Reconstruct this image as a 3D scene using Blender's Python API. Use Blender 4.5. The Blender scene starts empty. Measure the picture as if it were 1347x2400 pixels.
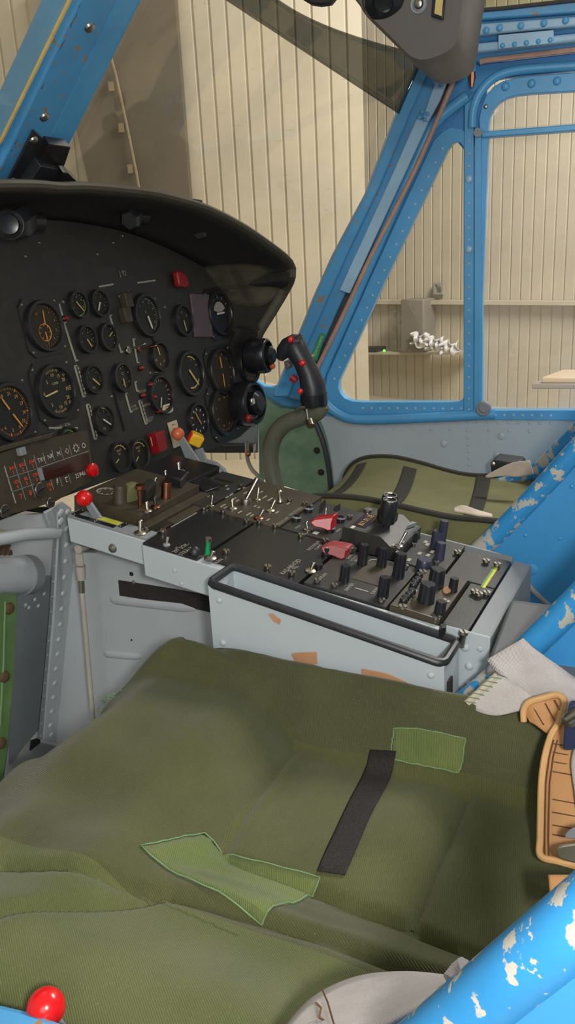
FLASH = 22.0; LAMP = 95.0; AMB = 0.42; FILL = 36.0
import bpy, bmesh, math, random
from mathutils import Vector as V, Matrix
random.seed(7)
SC = bpy.context.scene
COL = SC.collection
# ------------------------------------------------------------------ survey of the place: one camera station, known planes
H = 0.68                                   # eye height above the cabin floor (m)
FPX = 2000.0                               # focal length in pixels of the 1347 x 2400 frame
def _basis(yaw=27, pitch=18, roll=3):
    a, p, r = (math.radians(t) for t in (yaw, pitch, roll))
    fwd = V((math.cos(a)*math.cos(p), math.sin(a)*math.cos(p), -math.sin(p)))
    right = V((math.sin(a), -math.cos(a), 0))
    up = right.cross(fwd)
    return right*math.cos(r)-up*math.sin(r), right*math.sin(r)+up*math.cos(r), fwd
CR, CU, CF = _basis()
EYE = V((0, 0, H))
def ray(u, v): return CR*((u-673.5)/FPX) + CU*((1200-v)/FPX) + CF
def on(u, v, p0, n):
    r = ray(u, v); n = V(n); return EYE + r*((V(p0)-EYE).dot(n)/r.dot(n))
def AX(u, v, x): return on(u, v, (x, 0, 0), (1, 0, 0))
def AY(u, v, y): return on(u, v, (0, y, 0), (0, 1, 0))
def AZ(u, v, z): return on(u, v, (0, 0, z), (0, 0, 1))
def depth(p): return (V(p)-EYE).dot(CF)
def atd(u, v, p):                          # point seen at (u,v) as far away as p
    r = ray(u, v); return EYE + r*depth(p)
def mpp(p): return depth(p)/FPX            # metres per pixel at p
# planes: console top, instrument panel, right-hand door, footwell post
CN = V((0, -.155, 1)).normalized(); CE = V((0, 1, .155)).normalized(); EX = V((1, 0, 0))
def cp(u, v, h=0): return on(u, v, V((.83, .64, H-.295))+CN*h, CN)
def cxy(x, y, h=0): return V((x, y, H-.295+(y-.64)*.155)) + CN*h
PT = math.radians(8)
PN = V((0, -math.cos(PT), math.sin(PT))); PE = V((0, math.sin(PT), math.cos(PT)))
P0 = V((.83, .78, H-.30))
def pp(u, v, h=0): return on(u, v, P0+PN*h, PN)
def pxy(x, q, h=0): return V((x, P0.y, P0.z)) + PE*q + PN*h
DA = math.radians(7)
DN = V((math.cos(DA), math.sin(DA), 0)); DT = V((-math.sin(DA), math.cos(DA), 0))
def dp(u, v, h=0): return on(u, v, EYE+DN*(1.62-h), DN)
FN = V((0, -1, -.2727)).normalized()
def fp(u, v, h=0): return on(u, v, V((.76, .691, H-.302))+FN*h, FN)
ZU = V((0, 0, 1))

# ------------------------------------------------------------------ materials
def lin(c):
    return tuple(((x/255)/12.92 if x/255 <= .04045 else (((x/255)+.055)/1.055)**2.4) for x in c) + (1,)
MATS = {}
class NT:
    def __init__(s, name):
        s.m = bpy.data.materials.new(name); s.m.use_nodes = True
        s.t = s.m.node_tree; s.n = s.t.nodes; s.b = s.n['Principled BSDF']; s.out = s.n['Material Output']
        s.co = s.n.new('ShaderNodeTexCoord').outputs['Object']
        MATS[name] = s.m
    def L(s, a, b): s.t.links.new(a, b)
    def node(s, typ, **kw):
        n = s.n.new(typ)
        for k, v in kw.items(): setattr(n, k, v)
        return n
    def noise(s, scale, detail=4, rough=.6, vec=None):
        n = s.node('ShaderNodeTexNoise'); n.inputs['Scale'].default_value = scale
        n.inputs['Detail'].default_value = detail; n.inputs['Roughness'].default_value = rough
        s.L(vec or s.co, n.inputs['Vector']); return n.outputs['Fac']
    def ramp(s, fac, stops):
        r = s.node('ShaderNodeValToRGB')
        e = r.color_ramp.elements
        while len(e) < len(stops): e.new(.5)
        for el, (p, c) in zip(e, stops): el.position = p; el.color = c if len(c) == 4 else tuple(c)+(1,)
        s.L(fac, r.inputs['Fac']); return r.outputs['Color']
    def mix(s, fac, a, b, blend='MIX'):
        m = s.node('ShaderNodeMix', data_type='RGBA', blend_type=blend)
        for sock, val in ((m.inputs['Factor'], fac), (m.inputs['A'], a), (m.inputs['B'], b)):
            if hasattr(val, 'is_linked'): s.L(val, sock)
            else: sock.default_value = val
        return m.outputs['Result']
    def math(s, op, a, b=0.0):
        m = s.node('ShaderNodeMath', operation=op)
        for sock, val in ((m.inputs[0], a), (m.inputs[1], b)):
            if hasattr(val, 'is_linked'): s.L(val, sock)
            else: sock.default_value = val
        return m.outputs[0]
    def bump(s, h, strength=.3, dist=.001):
        b = s.node('ShaderNodeBump'); b.inputs['Strength'].default_value = strength; b.inputs['Distance'].default_value = dist
        s.L(h, b.inputs['Height']); s.L(b.outputs['Normal'], s.b.inputs['Normal'])
    def base(s, c):
        if hasattr(c, 'is_linked'): s.L(c, s.b.inputs['Base Color'])
        else: s.b.inputs['Base Color'].default_value = c
    def p(s, **kw):
        for k, v in kw.items():
            k = {'rough': 'Roughness', 'metal': 'Metallic', 'spec': 'Specular IOR Level', 'coat': 'Coat Weight', 'sheen': 'Sheen Weight'}[k]
            s.b.inputs[k].default_value = v
def plain(name, rgb, rough=.5, metal=0., spec=.5, nz=60, amt=.12, bump=0., bs=400, coat=0.):
    s = NT(name); c = lin(rgb)
    dark = tuple(x*(1-amt) for x in c[:3])+(1,); lite = tuple(min(1, x*(1+amt)) for x in c[:3])+(1,)
    s.base(s.ramp(s.noise(nz), [(.3, dark), (.7, lite)]))
    s.p(rough=rough, metal=metal, spec=spec, coat=coat)
    if bump: s.bump(s.noise(bs, 3), bump, .0006)
    return s.m
def paint(name, rgb, rough=.38, chip=None, chiprgb=(170, 165, 150), chipscale=55, grime=.15, spec=.5):
    s = NT(name); c = lin(rgb)
    col = s.ramp(s.noise(9, 6), [(.3, tuple(x*(1-grime) for x in c[:3])+(1,)), (.7, tuple(min(1, x*(1+grime)) for x in c[:3])+(1,))])
    if chip:
        n1 = s.noise(chipscale, 5, .55); n2 = s.noise(chipscale*.22, 2)
        f = s.math('ADD', s.math('MULTIPLY', n1, .75), s.math('MULTIPLY', n2, .35))
        m = s.ramp(f, [(chip, (0, 0, 0, 1)), (chip+.012, (1, 1, 1, 1))])
        col = s.mix(m, col, lin(chiprgb))
        s.bump(m, .25, -.0004)
    else: s.bump(s.noise(180, 3), .06, .0005)
    s.base(col); s.p(rough=rough, spec=spec); return s.m
def ribbed(name, rgb, rgb2, pitch=.0024, ang=0., bump=.6, blot=7, twill=False, sheen=.15, light=None):
    s = NT(name)
    mp = s.node('ShaderNodeMapping'); mp.inputs['Rotation'].default_value = (0, 0, ang); s.L(s.co, mp.inputs['Vector'])
    w = s.node('ShaderNodeTexWave', wave_type='BANDS', bands_direction='X'); w.inputs['Scale'].default_value = 1/pitch*.05*3.14159*2/3.14159
    w.inputs['Scale'].default_value = .314159/pitch*1.0; w.inputs['Distortion'].default_value = .6; w.inputs['Detail'].default_value = 2
    w.inputs['Detail Scale'].default_value = 3; s.L(mp.outputs['Vector'], w.inputs['Vector'])
    fine = s.noise(900, 2, .7)
    h = s.math('ADD', w.outputs['Fac'], s.math('MULTIPLY', fine, .9))
    blotch = s.noise(blot, 5, .6)
    c1, c2 = lin(rgb), lin(rgb2)
    c = s.ramp(blotch, [(.32, c2), (.68, c1)])
    c = s.mix(s.math('MULTIPLY', s.ramp(h, [(.35, (1, 1, 1, 1)), (.9, (0, 0, 0, 1))]), .55), c, tuple(x*.42 for x in c2[:3])+(1,))
    spk = s.ramp(s.noise(1500, 1, .5), [(.69, (0, 0, 0, 1)), (.73, (1, 1, 1, 1))])
    c = s.mix(s.math('MULTIPLY', spk, .30), c, lin((178, 176, 150)))
    s.base(c); s.bump(h, bump, .0008); s.p(rough=.92, spec=.2, sheen=sheen)
    return s.m
def metal(name, rgb, rough=.25):
    s = NT(name); s.base(lin(rgb)); s.p(metal=1, rough=rough)
    s.bump(s.noise(250, 2), .08, .0003); return s.m
def emit(name, rgb, strength=1.):
    s = NT(name); s.base(lin(rgb)); s.b.inputs['Emission Color'].default_value = lin(rgb); s.b.inputs['Emission Strength'].default_value = strength; return s.m
def glass(name, tint=(1, 1, 1), refl=.04, dust=.05, dustrgb=(190, 180, 160), scratch=0., rough=.03):
    s = NT(name); n = s.n; n.remove(s.b)
    tr = s.node('ShaderNodeBsdfTransparent'); tr.inputs['Color'].default_value = tuple(tint)+(1,)
    gl = s.node('ShaderNodeBsdfGlossy'); gl.inputs['Roughness'].default_value = rough
    df = s.node('ShaderNodeBsdfDiffuse'); df.inputs['Color'].default_value = lin(dustrgb)
    m1 = s.node('ShaderNodeMixShader'); m1.inputs[0].default_value = refl; s.L(tr.outputs[0], m1.inputs[1]); s.L(gl.outputs[0], m1.inputs[2])
    m2 = s.node('ShaderNodeMixShader'); s.L(m1.outputs[0], m2.inputs[1]); s.L(df.outputs[0], m2.inputs[2])
    f = s.ramp(s.noise(6, 6, .7), [(.35, (dust*.3,)*3+(1,)), (.75, (dust*1.6,)*3+(1,))])
    if scratch:
        mp = s.node('ShaderNodeMapping'); mp.inputs['Scale'].default_value = (30, 30, 260); mp.inputs['Rotation'].default_value = (.9, .3, .5); s.L(s.co, mp.inputs['Vector'])
        sc = s.ramp(s.noise(1.2, 3, .5, mp.outputs['Vector']), [(.70, (0, 0, 0, 1)), (.74, (scratch,)*3+(1,))])
        f = s.mix(1., f, sc, 'ADD')
    s.L(f, m2.inputs[0]); s.L(m2.outputs[0], s.out.inputs['Surface']); return s.m

# ------------------------------------------------------------------ mesh building
class G:
    def __init__(s): s.v = []; s.f = []; s.fm = []; s.sm = []; s.mats = []
    def mi(s, m):
        if m not in s.mats: s.mats.append(m)
        return s.mats.index(m)
    def add(s, vs, fs, m, smooth=False):
        o = len(s.v); k = s.mi(m)
        s.v += [V(x) for x in vs]
        for f in fs: s.f.append([i+o for i in f]); s.fm.append(k); s.sm.append(smooth)
        return s
    def box(s, c, size, m, ax=(1, 0, 0), ay=(0, 1, 0), az=(0, 0, 1)):
        c = V(c); a, b, d = V(ax)*size[0]/2, V(ay)*size[1]/2, V(az)*size[2]/2
        vs = [c+a*i+b*j+d*k for k in (-1, 1) for j in (-1, 1) for i in (-1, 1)]
        return s.add(vs, [(0, 2, 3, 1), (4, 5, 7, 6), (0, 1, 5, 4), (2, 6, 7, 3), (0, 4, 6, 2), (1, 3, 7, 5)], m)
    def prism(s, poly, vec, m, smooth=False):
        poly = [V(p) for p in poly]; n = len(poly); vec = V(vec)
        vs = poly+[p+vec for p in poly]
        fs = [list(range(n))[::-1], list(range(n, 2*n))]+[(i, (i+1) % n, n+(i+1) % n, n+i) for i in range(n)]
        return s.add(vs, fs, m, smooth)
    def strip(s, A, B, vec, m, smooth=False):            # slab between two edge polylines
        A = [V(p) for p in A]; B = [V(p) for p in B]; vec = V(vec); n = len(A)
        vs = A+B+[p+vec for p in A]+[p+vec for p in B]; fs = []
        for i in range(n-1):
            a, b, c, d = i, i+1, n+i+1, n+i
            fs += [(a, b, c, d), (2*n+d, 2*n+c, 2*n+b, 2*n+a), (a, 2*n+a, 2*n+b, b), (d, c, 2*n+c, 2*n+d)]
        fs += [(0, n, 3*n, 2*n), (n-1, 3*n-1, 4*n-1, 2*n-1)]
        return s.add(vs, fs, m, smooth)
    def ring(s, O, I, vec, m):                            # frame between two closed outlines
        O = [V(p) for p in O]; I = [V(p) for p in I]; vec = V(vec); n = len(O)
        vs = O+I+[p+vec for p in O]+[p+vec for p in I]; fs = []
        for i in range(n):
            j = (i+1) % n
            fs += [(i, j, n+j, n+i), (2*n+i, 3*n+i, 3*n+j, 2*n+j), (i, 2*n+i, 2*n+j, j), (n+i, n+j, 3*n+j, 3*n+i)]
        return s.add(vs, fs, m)
    def tube(s, pts, r, m, n=12, closed=False, cap=True, flat=None):
        pts = [V(p) for p in pts]; k = len(pts); rs = r if isinstance(r, (list, tuple)) else [r]*k
        T = []
        for i in range(k):
            a = pts[(i-1) % k] if (closed or i) else pts[i]; b = pts[(i+1) % k] if (closed or i < k-1) else pts[i]
            T.append((b-a).normalized())
        N = T[0].orthogonal().normalized()
        if flat is not None: N = (V(flat[0])-T[0]*V(flat[0]).dot(T[0])).normalized()
        vs = []; fs = []
        for i in range(k):
            N = (N-T[i]*N.dot(T[i])).normalized(); B = T[i].cross(N)
            e = flat[1] if flat is not None else 1.
            for j in range(n):
                a = 2*math.pi*j/n; vs.append(pts[i]+(N*math.cos(a)*e+B*math.sin(a))*rs[i])
        for i in range(k if closed else k-1):
            for j in range(n):
                a = i*n+j; b = i*n+(j+1) % n; c = ((i+1) % k)*n+(j+1) % n; d = ((i+1) % k)*n+j
                fs.append((a, b, c, d))
        if cap and not closed: fs += [list(range(n))[::-1], list(range((k-1)*n, k*n))]
        return s.add(vs, fs, m, True)
    def lathe(s, base, axis, prof, m, n=20, knurl=0.):
        base = V(base); ax = V(axis).normalized(); e1 = ax.orthogonal().normalized(); e2 = ax.cross(e1)
        vs = []; fs = []; rows = []
        for (r, h) in prof:
            if r < 1e-6: rows.append([len(vs)]); vs.append(base+ax*h); continue
            row = []
            for j in range(n):
                a = 2*math.pi*j/n; rr = r*(1-knurl*(j % 2))
                row.append(len(vs)); vs.append(base+ax*h+(e1*math.cos(a)+e2*math.sin(a))*rr)
            rows.append(row)
        for A, B in zip(rows, rows[1:]):
            for j in range(n):
                k = (j+1) % n
                if len(A) == 1 and len(B) == 1: continue
                if len(A) == 1: fs.append((A[0], B[k], B[j]))
                elif len(B) == 1: fs.append((A[j], A[k], B[0]))
                else: fs.append((A[j], A[k], B[k], B[j]))
        return s.add(vs, fs, m, True)
    def cyl(s, p, axis, r, h, m, n=20, r2=None):
        r2 = r if r2 is None else r2
        return s.lathe(p, axis, [(0, 0), (r, 0), (r2, h), (0, h)], m, n)
    def ball(s, c, r, m, n=16, sq=(1, 1, 1)):
        vs = []; fs = []; k = n//2; c = V(c)
        for i in range(1, k):
            t = math.pi*i/k
            for j in range(n):
                a = 2*math.pi*j/n; vs.append(c+V((math.sin(t)*math.cos(a)*sq[0], math.sin(t)*math.sin(a)*sq[1], math.cos(t)*sq[2]))*r)
        top = len(vs); vs += [c+V((0, 0, r*sq[2])), c-V((0, 0, r*sq[2]))]
        for i in range(k-2):
            for j in range(n): fs.append((i*n+j, (i+1)*n+j, (i+1)*n+(j+1) % n, i*n+(j+1) % n))
        for j in range(n): fs.append((top, j, (j+1) % n)); fs.append((top+1, (k-2)*n+(j+1) % n, (k-2)*n+j))
        return s.add(vs, fs, m, True)
    def dome(s, c, axis, r, m, n=10, k=.55):              # a rivet head
        return s.lathe(c, axis, [(r, 0), (r*.85, r*k*.6), (r*.5, r*k*.93), (0, r*k)], m, n)
    def grid(s, fn, nu, nv, m, smooth=True, flip=False):
        vs = [fn(i/nu, j/nv) for j in range(nv+1) for i in range(nu+1)]; fs = []
        for j in range(nv):
            for i in range(nu):
                a = j*(nu+1)+i; q = (a, a+1, a+nu+2, a+nu+1); fs.append(q[::-1] if flip else q)
        return s.add(vs, fs, m, smooth)
    def text(s, txt, o, ex, ey, size, m, align='C', lift=.0002):
        vs, fs, w = glyphs(txt); ex, ey = V(ex), V(ey); nn = ex.cross(ey).normalized(); o = V(o)
        dx = {'C': -w/2, 'L': 0, 'R': -w}[align]
        return s.add([o+ex*((x+dx)*size)+ey*((y-.35)*size)+nn*lift for x, y in vs], fs, m)
    def build(s, name, parent=None, bev=0., sub=0, solid=0., sharp=35, segs=2, origin=None):
        me = bpy.data.meshes.new(name); o = bpy.data.objects.new(name, me); COL.objects.link(o)
        lo = V([min(v[i] for v in s.v) for i in range(3)]); hi = V([max(v[i] for v in s.v) for i in range(3)])
        org = V(origin) if origin is not None else V(((lo.x+hi.x)/2, (lo.y+hi.y)/2, lo.z))
        me.from_pydata([v-org for v in s.v], [], s.f)
        for m in s.mats: me.materials.append(m)
        me.polygons.foreach_set('material_index', s.fm); me.polygons.foreach_set('use_smooth', [bool(x) or bev > 0 for x in s.sm])
        bm = bmesh.new(); bm.from_mesh(me)
        bmesh.ops.remove_doubles(bm, verts=bm.verts, dist=1e-6)
        bmesh.ops.recalc_face_normals(bm, faces=bm.faces); bm.to_mesh(me); bm.free()
        me.set_sharp_from_angle(angle=math.radians(sharp)); me.update()
        if solid: d = o.modifiers.new('solid', 'SOLIDIFY'); d.thickness = solid; d.offset = -1
        if bev: d = o.modifiers.new('bevel', 'BEVEL'); d.width = bev; d.segments = segs; d.limit_method = 'ANGLE'; d.angle_limit = math.radians(35); d.harden_normals = False
        if sub: d = o.modifiers.new('sub', 'SUBSURF'); d.levels = d.render_levels = sub
        WO[o.name] = org
        if parent is not None: o.parent = parent; o.location = org-WO[parent.name]
        else: o.location = org
        return o
WO = {}
_gl = {}
def glyphs(txt):
    if txt in _gl: return _gl[txt]
    cu = bpy.data.curves.new('lettering_source', 'FONT'); cu.body = txt; cu.size = 1.; cu.resolution_u = 2
    ob = bpy.data.objects.new('lettering_source', cu); me = ob.to_mesh()
    vs = [(v.co.x, v.co.y) for v in me.vertices]; fs = [tuple(p.vertices) for p in me.polygons]
    ob.to_mesh_clear(); bpy.data.objects.remove(ob); bpy.data.curves.remove(cu)
    xs = [v[0] for v in vs] or [0]; x0 = min(xs); w = max(xs)-x0
    _gl[txt] = ([(x-x0, y) for x, y in vs], fs, w); return _gl[txt]
def tag(o, label=None, cat=None, group=None, kind=None):
    if label: o['label'] = label
    if cat: o['category'] = cat
    if group: o['group'] = group
    if kind: o['kind'] = kind
    return o
def thing(name, label, cat, loc, group=None):
    o = bpy.data.objects.new(name, None); COL.objects.link(o); o.location = V(loc); o.empty_display_size = .02; WO[o.name] = V(loc)
    return tag(o, label, cat, group)
def struct(o, label=None): return tag(o, label, None, None, 'structure')
def curve(pts, n=8, closed=False):                        # Catmull-Rom through points
    pts = [V(p) for p in pts]; k = len(pts); out = []
    for i in range(k if closed else k-1):
        p0 = pts[(i-1) % k] if closed or i else pts[i]; p1 = pts[i]; p2 = pts[(i+1) % k]; p3 = pts[(i+2) % k] if closed or i < k-2 else pts[i+1]
        for j in range(n):
            t = j/n; out.append(.5*((2*p1)+(p2-p0)*t+(2*p0-5*p1+4*p2-p3)*t*t+(3*p1-p0-3*p2+p3)*t**3))
    if not closed: out.append(pts[-1])
    return out
def resample(pts, n):
    pts = [V(p) for p in pts]; d = [0]
    for a, b in zip(pts, pts[1:]): d.append(d[-1]+(b-a).length)
    out = []
    for i in range(n):
        t = d[-1]*i/(n-1); k = max(0, min(len(pts)-2, next((j for j in range(1, len(d)) if d[j] >= t-1e-9), len(d)-1)-1))
        seg = d[k+1]-d[k]; out.append(pts[k].lerp(pts[k+1], (t-d[k])/seg if seg else 0))
    return out
def sstep(a, b, x):
    t = max(0, min(1, (x-a)/(b-a))); return t*t*(3-2*t)
def rivets(g, pts, n, axis, r, m, ends=True):
    q = resample(pts, n)
    for p in q: g.dome(p, axis, r, m)
# ------------------------------------------------------------------ the materials of the place
M_blue = paint('blue_paint', (80, 156, 206), .36)
M_bluechip = paint('chipped_blue_paint', (52, 140, 200), .3, chip=.578, chiprgb=(178, 176, 166), chipscale=70)
M_bluewear = paint('worn_blue_paint', (76, 148, 198), .4, chip=.66, chiprgb=(150, 120, 80), chipscale=120)
M_blueside = paint('blue_shell_paint', (60, 142, 200), .42, grime=.08)
M_plate = paint('pale_blue_grey_paint', (150, 186, 212), .26)
M_grey = paint('grey_paint', (168, 175, 179), .42, grime=.06)
M_greyd = paint('dull_grey_paint', (128, 134, 137), .5, grime=.1)
M_box = paint('pale_grey_paint', (172, 182, 186), .42, grime=.04)
M_black = plain('black_crackle_paint', (46, 46, 44), .42, bump=.35, bs=900, amt=.2)  # crackle, panel, satin and matt blacks lifted greyer to hold the glass haze
M_panelblk = plain('panel_black_paint', (44, 43, 40), .5, bump=.2, bs=900, amt=.2)
M_brownblk = plain('brown_toned_black_paint', (62, 55, 42), .5, bump=.25, bs=900, amt=.2)  # brown of the hangar's reflection put into the black of the console plates
M_satin = plain('satin_black', (33, 33, 34), .3)
M_rubber = plain('black_rubber', (38, 40, 44), .45, amt=.2)
M_matt = plain('matt_black', (42, 41, 38), .8, spec=.2)
M_hoodrim = plain('olive_black_trim', (62, 58, 46), .6)
M_grip = plain('grip_black', (38, 38, 44), .42, bump=.15, bs=700)
M_knob = plain('black_knob_plastic', (30, 32, 36), .28)
M_knobblue = plain('blue_black_plastic', (46, 50, 68), .35)
M_chrome = metal('bright_steel', (215, 212, 205), .18)
M_steel = metal('dull_steel', (165, 160, 150), .35)
M_nickel = metal('satin_nickel', (228, 218, 204), .42)
M_boxdk = paint('dark_grey_paint', (100, 103, 105), .5)
M_brass = metal('worn_brass_steel', (186, 177, 158), .35)
M_copper = metal('copper', (165, 110, 85), .3)
M_seal = plain('pinkish_seal', (176, 142, 128), .55)
M_sealdark = plain('dark_seal', (62, 58, 58), .6)
M_red = plain('red_plastic', (205, 22, 26), .22, amt=.06)
M_reddk = plain('dark_red_plastic', (140, 22, 24), .4, amt=.1)
M_redguard = plain('red_guard_paint', (158, 26, 30), .38, amt=.06)
M_reddull = plain('faded_red_guard', (138, 46, 48), .5, amt=.08)
M_orange = plain('terracotta_knob', (196, 100, 66), .25, amt=.05)
M_yellow = plain('yellow_plastic', (216, 172, 30), .4, amt=.1, nz=150)
M_redflat = plain('red_label', (240, 45, 45), .5, amt=.03)
M_white = plain('white_marking', (200, 196, 186), .6, amt=.08)
M_ink = plain('aged_white_marking', (150, 146, 134), .6, amt=.1)
M_lum = plain('aged_lume', (196, 172, 110), .6, amt=.1)
M_lumor = plain('orange_lume', (206, 138, 70), .6, amt=.1)
M_grnmark = plain('green_marking', (96, 140, 70), .6)
M_redmark = plain('red_marking', (220, 60, 40), .6)
M_orangetxt = emit('orange_key_text', (225, 70, 35), .12)
M_dial = plain('dial_black', (26, 26, 22), .6, amt=.1)
M_dialbr = plain('dial_brown_black', (44, 36, 24), .6, amt=.1)
M_cream = plain('cream_placard', (205, 185, 158), .55, amt=.06)
M_stickolive = plain('olive_grey_paint', (92, 94, 80), .4, nz=20)
M_rod = plain('zinc_grey_rod', (170, 164, 154), .4, nz=30)
M_tan = plain('tan_leather', (182, 134, 86), .55, amt=.08, nz=40, bump=.12, bs=500)
M_tanedge = plain('tan_binding', (204, 160, 106), .7, amt=.06, bump=.2, bs=800)
M_brown = plain('brown_tape', (84, 66, 42), .7, amt=.1)
M_ochre = plain('brown_residue', (176, 134, 98), .6, amt=.08)
M_card = plain('old_paper', (190, 176, 160), .8, amt=.15, nz=25)
M_stitch = plain('dark_thread', (92, 66, 40), .8)
M_gthread = plain('green_thread', (110, 140, 96), .8)
M_vinyl = NT('green_vinyl')
_s = M_vinyl; _s.base(_s.ramp(_s.noise(14, 4), [(.3, lin((78, 108, 66))), (.7, lin((104, 136, 84)))])); _s.p(rough=.3, coat=.2); _s.bump(_s.noise(38, 2), .5, .004); M_vinyl = _s.m
M_vinyldk = NT('dark_green_vinyl')
_s = M_vinyldk; _s.base(_s.ramp(_s.noise(14, 4), [(.3, lin((88, 116, 92))), (.7, lin((118, 146, 116)))])); _s.p(rough=.32, coat=.2); _s.bump(_s.noise(30, 2), .5, .005); M_vinyldk = _s.m
M_olive = ribbed('olive_corduroy', (92, 95, 57), (74, 77, 44), .00135, 1.35, bump=.45)
M_olive2 = ribbed('olive_corduroy_cross', (88, 90, 56), (70, 73, 44), .00135, .5, bump=.45)
M_olive3 = ribbed('green_corduroy_flap', (100, 104, 64), (82, 88, 50), .00135, .7, bump=.45)
M_olive4 = ribbed('dark_corduroy_bolster', (86, 88, 59), (70, 72, 47), .00135, 1.0, bump=.45)
M_patch = ribbed('green_patch_cloth', (112, 124, 70), (92, 106, 58), .0014, 1.2)
M_velcro = plain('black_velcro', (50, 47, 46), .95, amt=.4, nz=700, bump=.8, bs=900, spec=.15)
M_web = ribbed('grey_white_webbing', (216, 209, 206), (190, 183, 180), .0006, .6, bump=.5, blot=20, sheen=.1)
M_webdk = plain('webbing_stain', (120, 114, 116), .9)
M_camo = plain('green_seat_cloth', (104, 104, 70), .85, amt=.12, nz=14, bump=.3, bs=500, spec=.25)
M_camodk = plain('dark_seat_band', (46, 44, 38), .85, amt=.1, bump=.3, bs=500, spec=.25)
M_camopipe = plain('dark_piping', (44, 43, 34), .8)
M_glass = glass('window_glass', (.94, .93, .90), .05, .08, scratch=.15)
M_glasshazed = glass('hazed_window_glass', (.95, .94, .92), .05, .16, dustrgb=(215, 208, 200), scratch=.1)  # pale haze mixed into the glass to whiten the far door panes
M_tint = glass('smoked_tint', (.42, .43, .41), .05, .02)
M_lens_w = plain('white_lamp_lens', (225, 225, 215), .2)
M_lens_g = plain('green_lamp_lens', (20, 150, 90), .15, coat=.5)
M_disp = plain('dark_red_display', (60, 34, 28), .12)
M_lime = plain('yellow_green_stripe', (198, 196, 60), .6)
M_purple = plain('mauve_plate', (92, 78, 84), .5)
M_green_lbl = plain('green_label', (38, 140, 88), .5)
# hangar
_s = NT('hangar_sheet'); 
_s.base(_s.ramp(_s.noise(1.2, 5), [(.3, lin((176, 168, 148))), (.7, lin((194, 186, 166)))])); _s.p(rough=.6, spec=.3); M_sheet = _s.m
M_ground = plain('hangar_concrete', (176, 164, 140), .7, nz=3, amt=.1)
M_dkcol = plain('dark_steel_door', (92, 84, 70), .6, nz=4, amt=.15)
M_hgrey = plain('hangar_grey', (150, 146, 140), .7, nz=4)
M_foil = plain('crumpled_film', (225, 225, 228), .2, bump=.9, bs=30)
# ================================================================== HANGAR
GZ = H-1.45                                                # hangar ground
wn = math.radians(-13.4); WNV = V((math.cos(wn), math.sin(wn), 0)); WTV = V((-math.sin(wn), math.cos(wn), 0))
def wp(u, v, h=0): return on(u, v, EYE+WNV*(6.5-h), WNV)
def corr(g, p, d, nrm, length, z0, z1, pitch, m, dep=.012):
    # trapezoid-profile sheet: p start, d direction, nrm towards the viewer
    n = int(length/pitch); prof = []
    for i in range(n):
        a = i*pitch
        prof += [(a, 0), (a+pitch*.80, 0), (a+pitch*.87, -dep), (a+pitch*.93, -dep)]
    prof.append((n*pitch, 0))
    A = [V(p)+d*a+nrm*b+ZU*(z0-p.z) for a, b in prof]; B = [q+ZU*(z1-z0) for q in A]
    g.strip(A, B, -nrm*.03, m)
g = G()
cA = wp(1500, 700); cB = wp(800, 700)                      # far wall, rear part
cA.z = cB.z = 0
corr(g, cA-WTV*1.0, WTV, -WNV, (cB-cA).length+1.0, GZ, GZ+5.2, .088, M_sheet)
struct(g.build('wall_right_hangar'), 'beige corrugated hangar wall seen through the side windows')
ln = math.radians(20); LNV = V((math.cos(ln), math.sin(ln), 0)); LTV = V((-math.sin(ln), math.cos(ln), 0))
def lp(u, v, h=0): return on(u, v, EYE+LNV*(5.6-h), LNV)
lA = lp(860, 700); lB = lp(-500, 700); lA.z = lB.z = 0
g = G(); corr(g, lA, LTV, -LNV, (lB-lA).length, GZ, GZ+6.2, .100, M_sheet)
struct(g.build('wall_front_hangar'), 'beige corrugated hangar wall seen through the windscreen')
g = G(); g.box((4.0, 2.0, GZ-.05), (14, 14, .1), M_ground)
struct(g.build('floor_hangar'), 'pale concrete hangar floor')
# lower ledge and dado in the rear part
g = G()
for (u0, u1, v0, v1) in ((745, 1400, 703, 712),):
    A = [wp(u0, v0, .10), wp(u1, v0+4, .10)]; B = [wp(u0, v1, .10), wp(u1, v1+4, .10)]
    g.strip(A, B, WNV*.09, M_sheet)
struct(g.build('trim_1'), 'pale ledge along the corrugated hangar wall')
M_conduit = plain('old_conduit', (128, 116, 92), .7)
# dark steel door leaf against the front wall
g = G(); h = .12
P4 = [lp(100, -40, h), lp(406, -40, h), lp(449, 520, h), lp(228, 520, h)]
g.prism(P4, LNV*.08, M_dkcol)
dl = g.build('hangar_door_leaf'); tag(dl, 'dark tapering steel door leaf behind the windscreen', 'door')
g = G(); g.tube([lp(250, 100, .16), lp(272, 180, .16), lp(300, 310, .16), lp(320, 410, .16), lp(330, 470, .16)], .010, M_conduit, 8); g.build('conduit', dl)
for (u, v) in ((262, 203), (286, 300), (307, 396)):
    g = G(); c = lp(u, v, .15); g.box(c, (.03, .035, .05), M_conduit, LNV, LTV); g.build('clip', dl)
M_cab = plain('cabinet_grey', (128, 122, 112), .7, nz=4)
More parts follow.
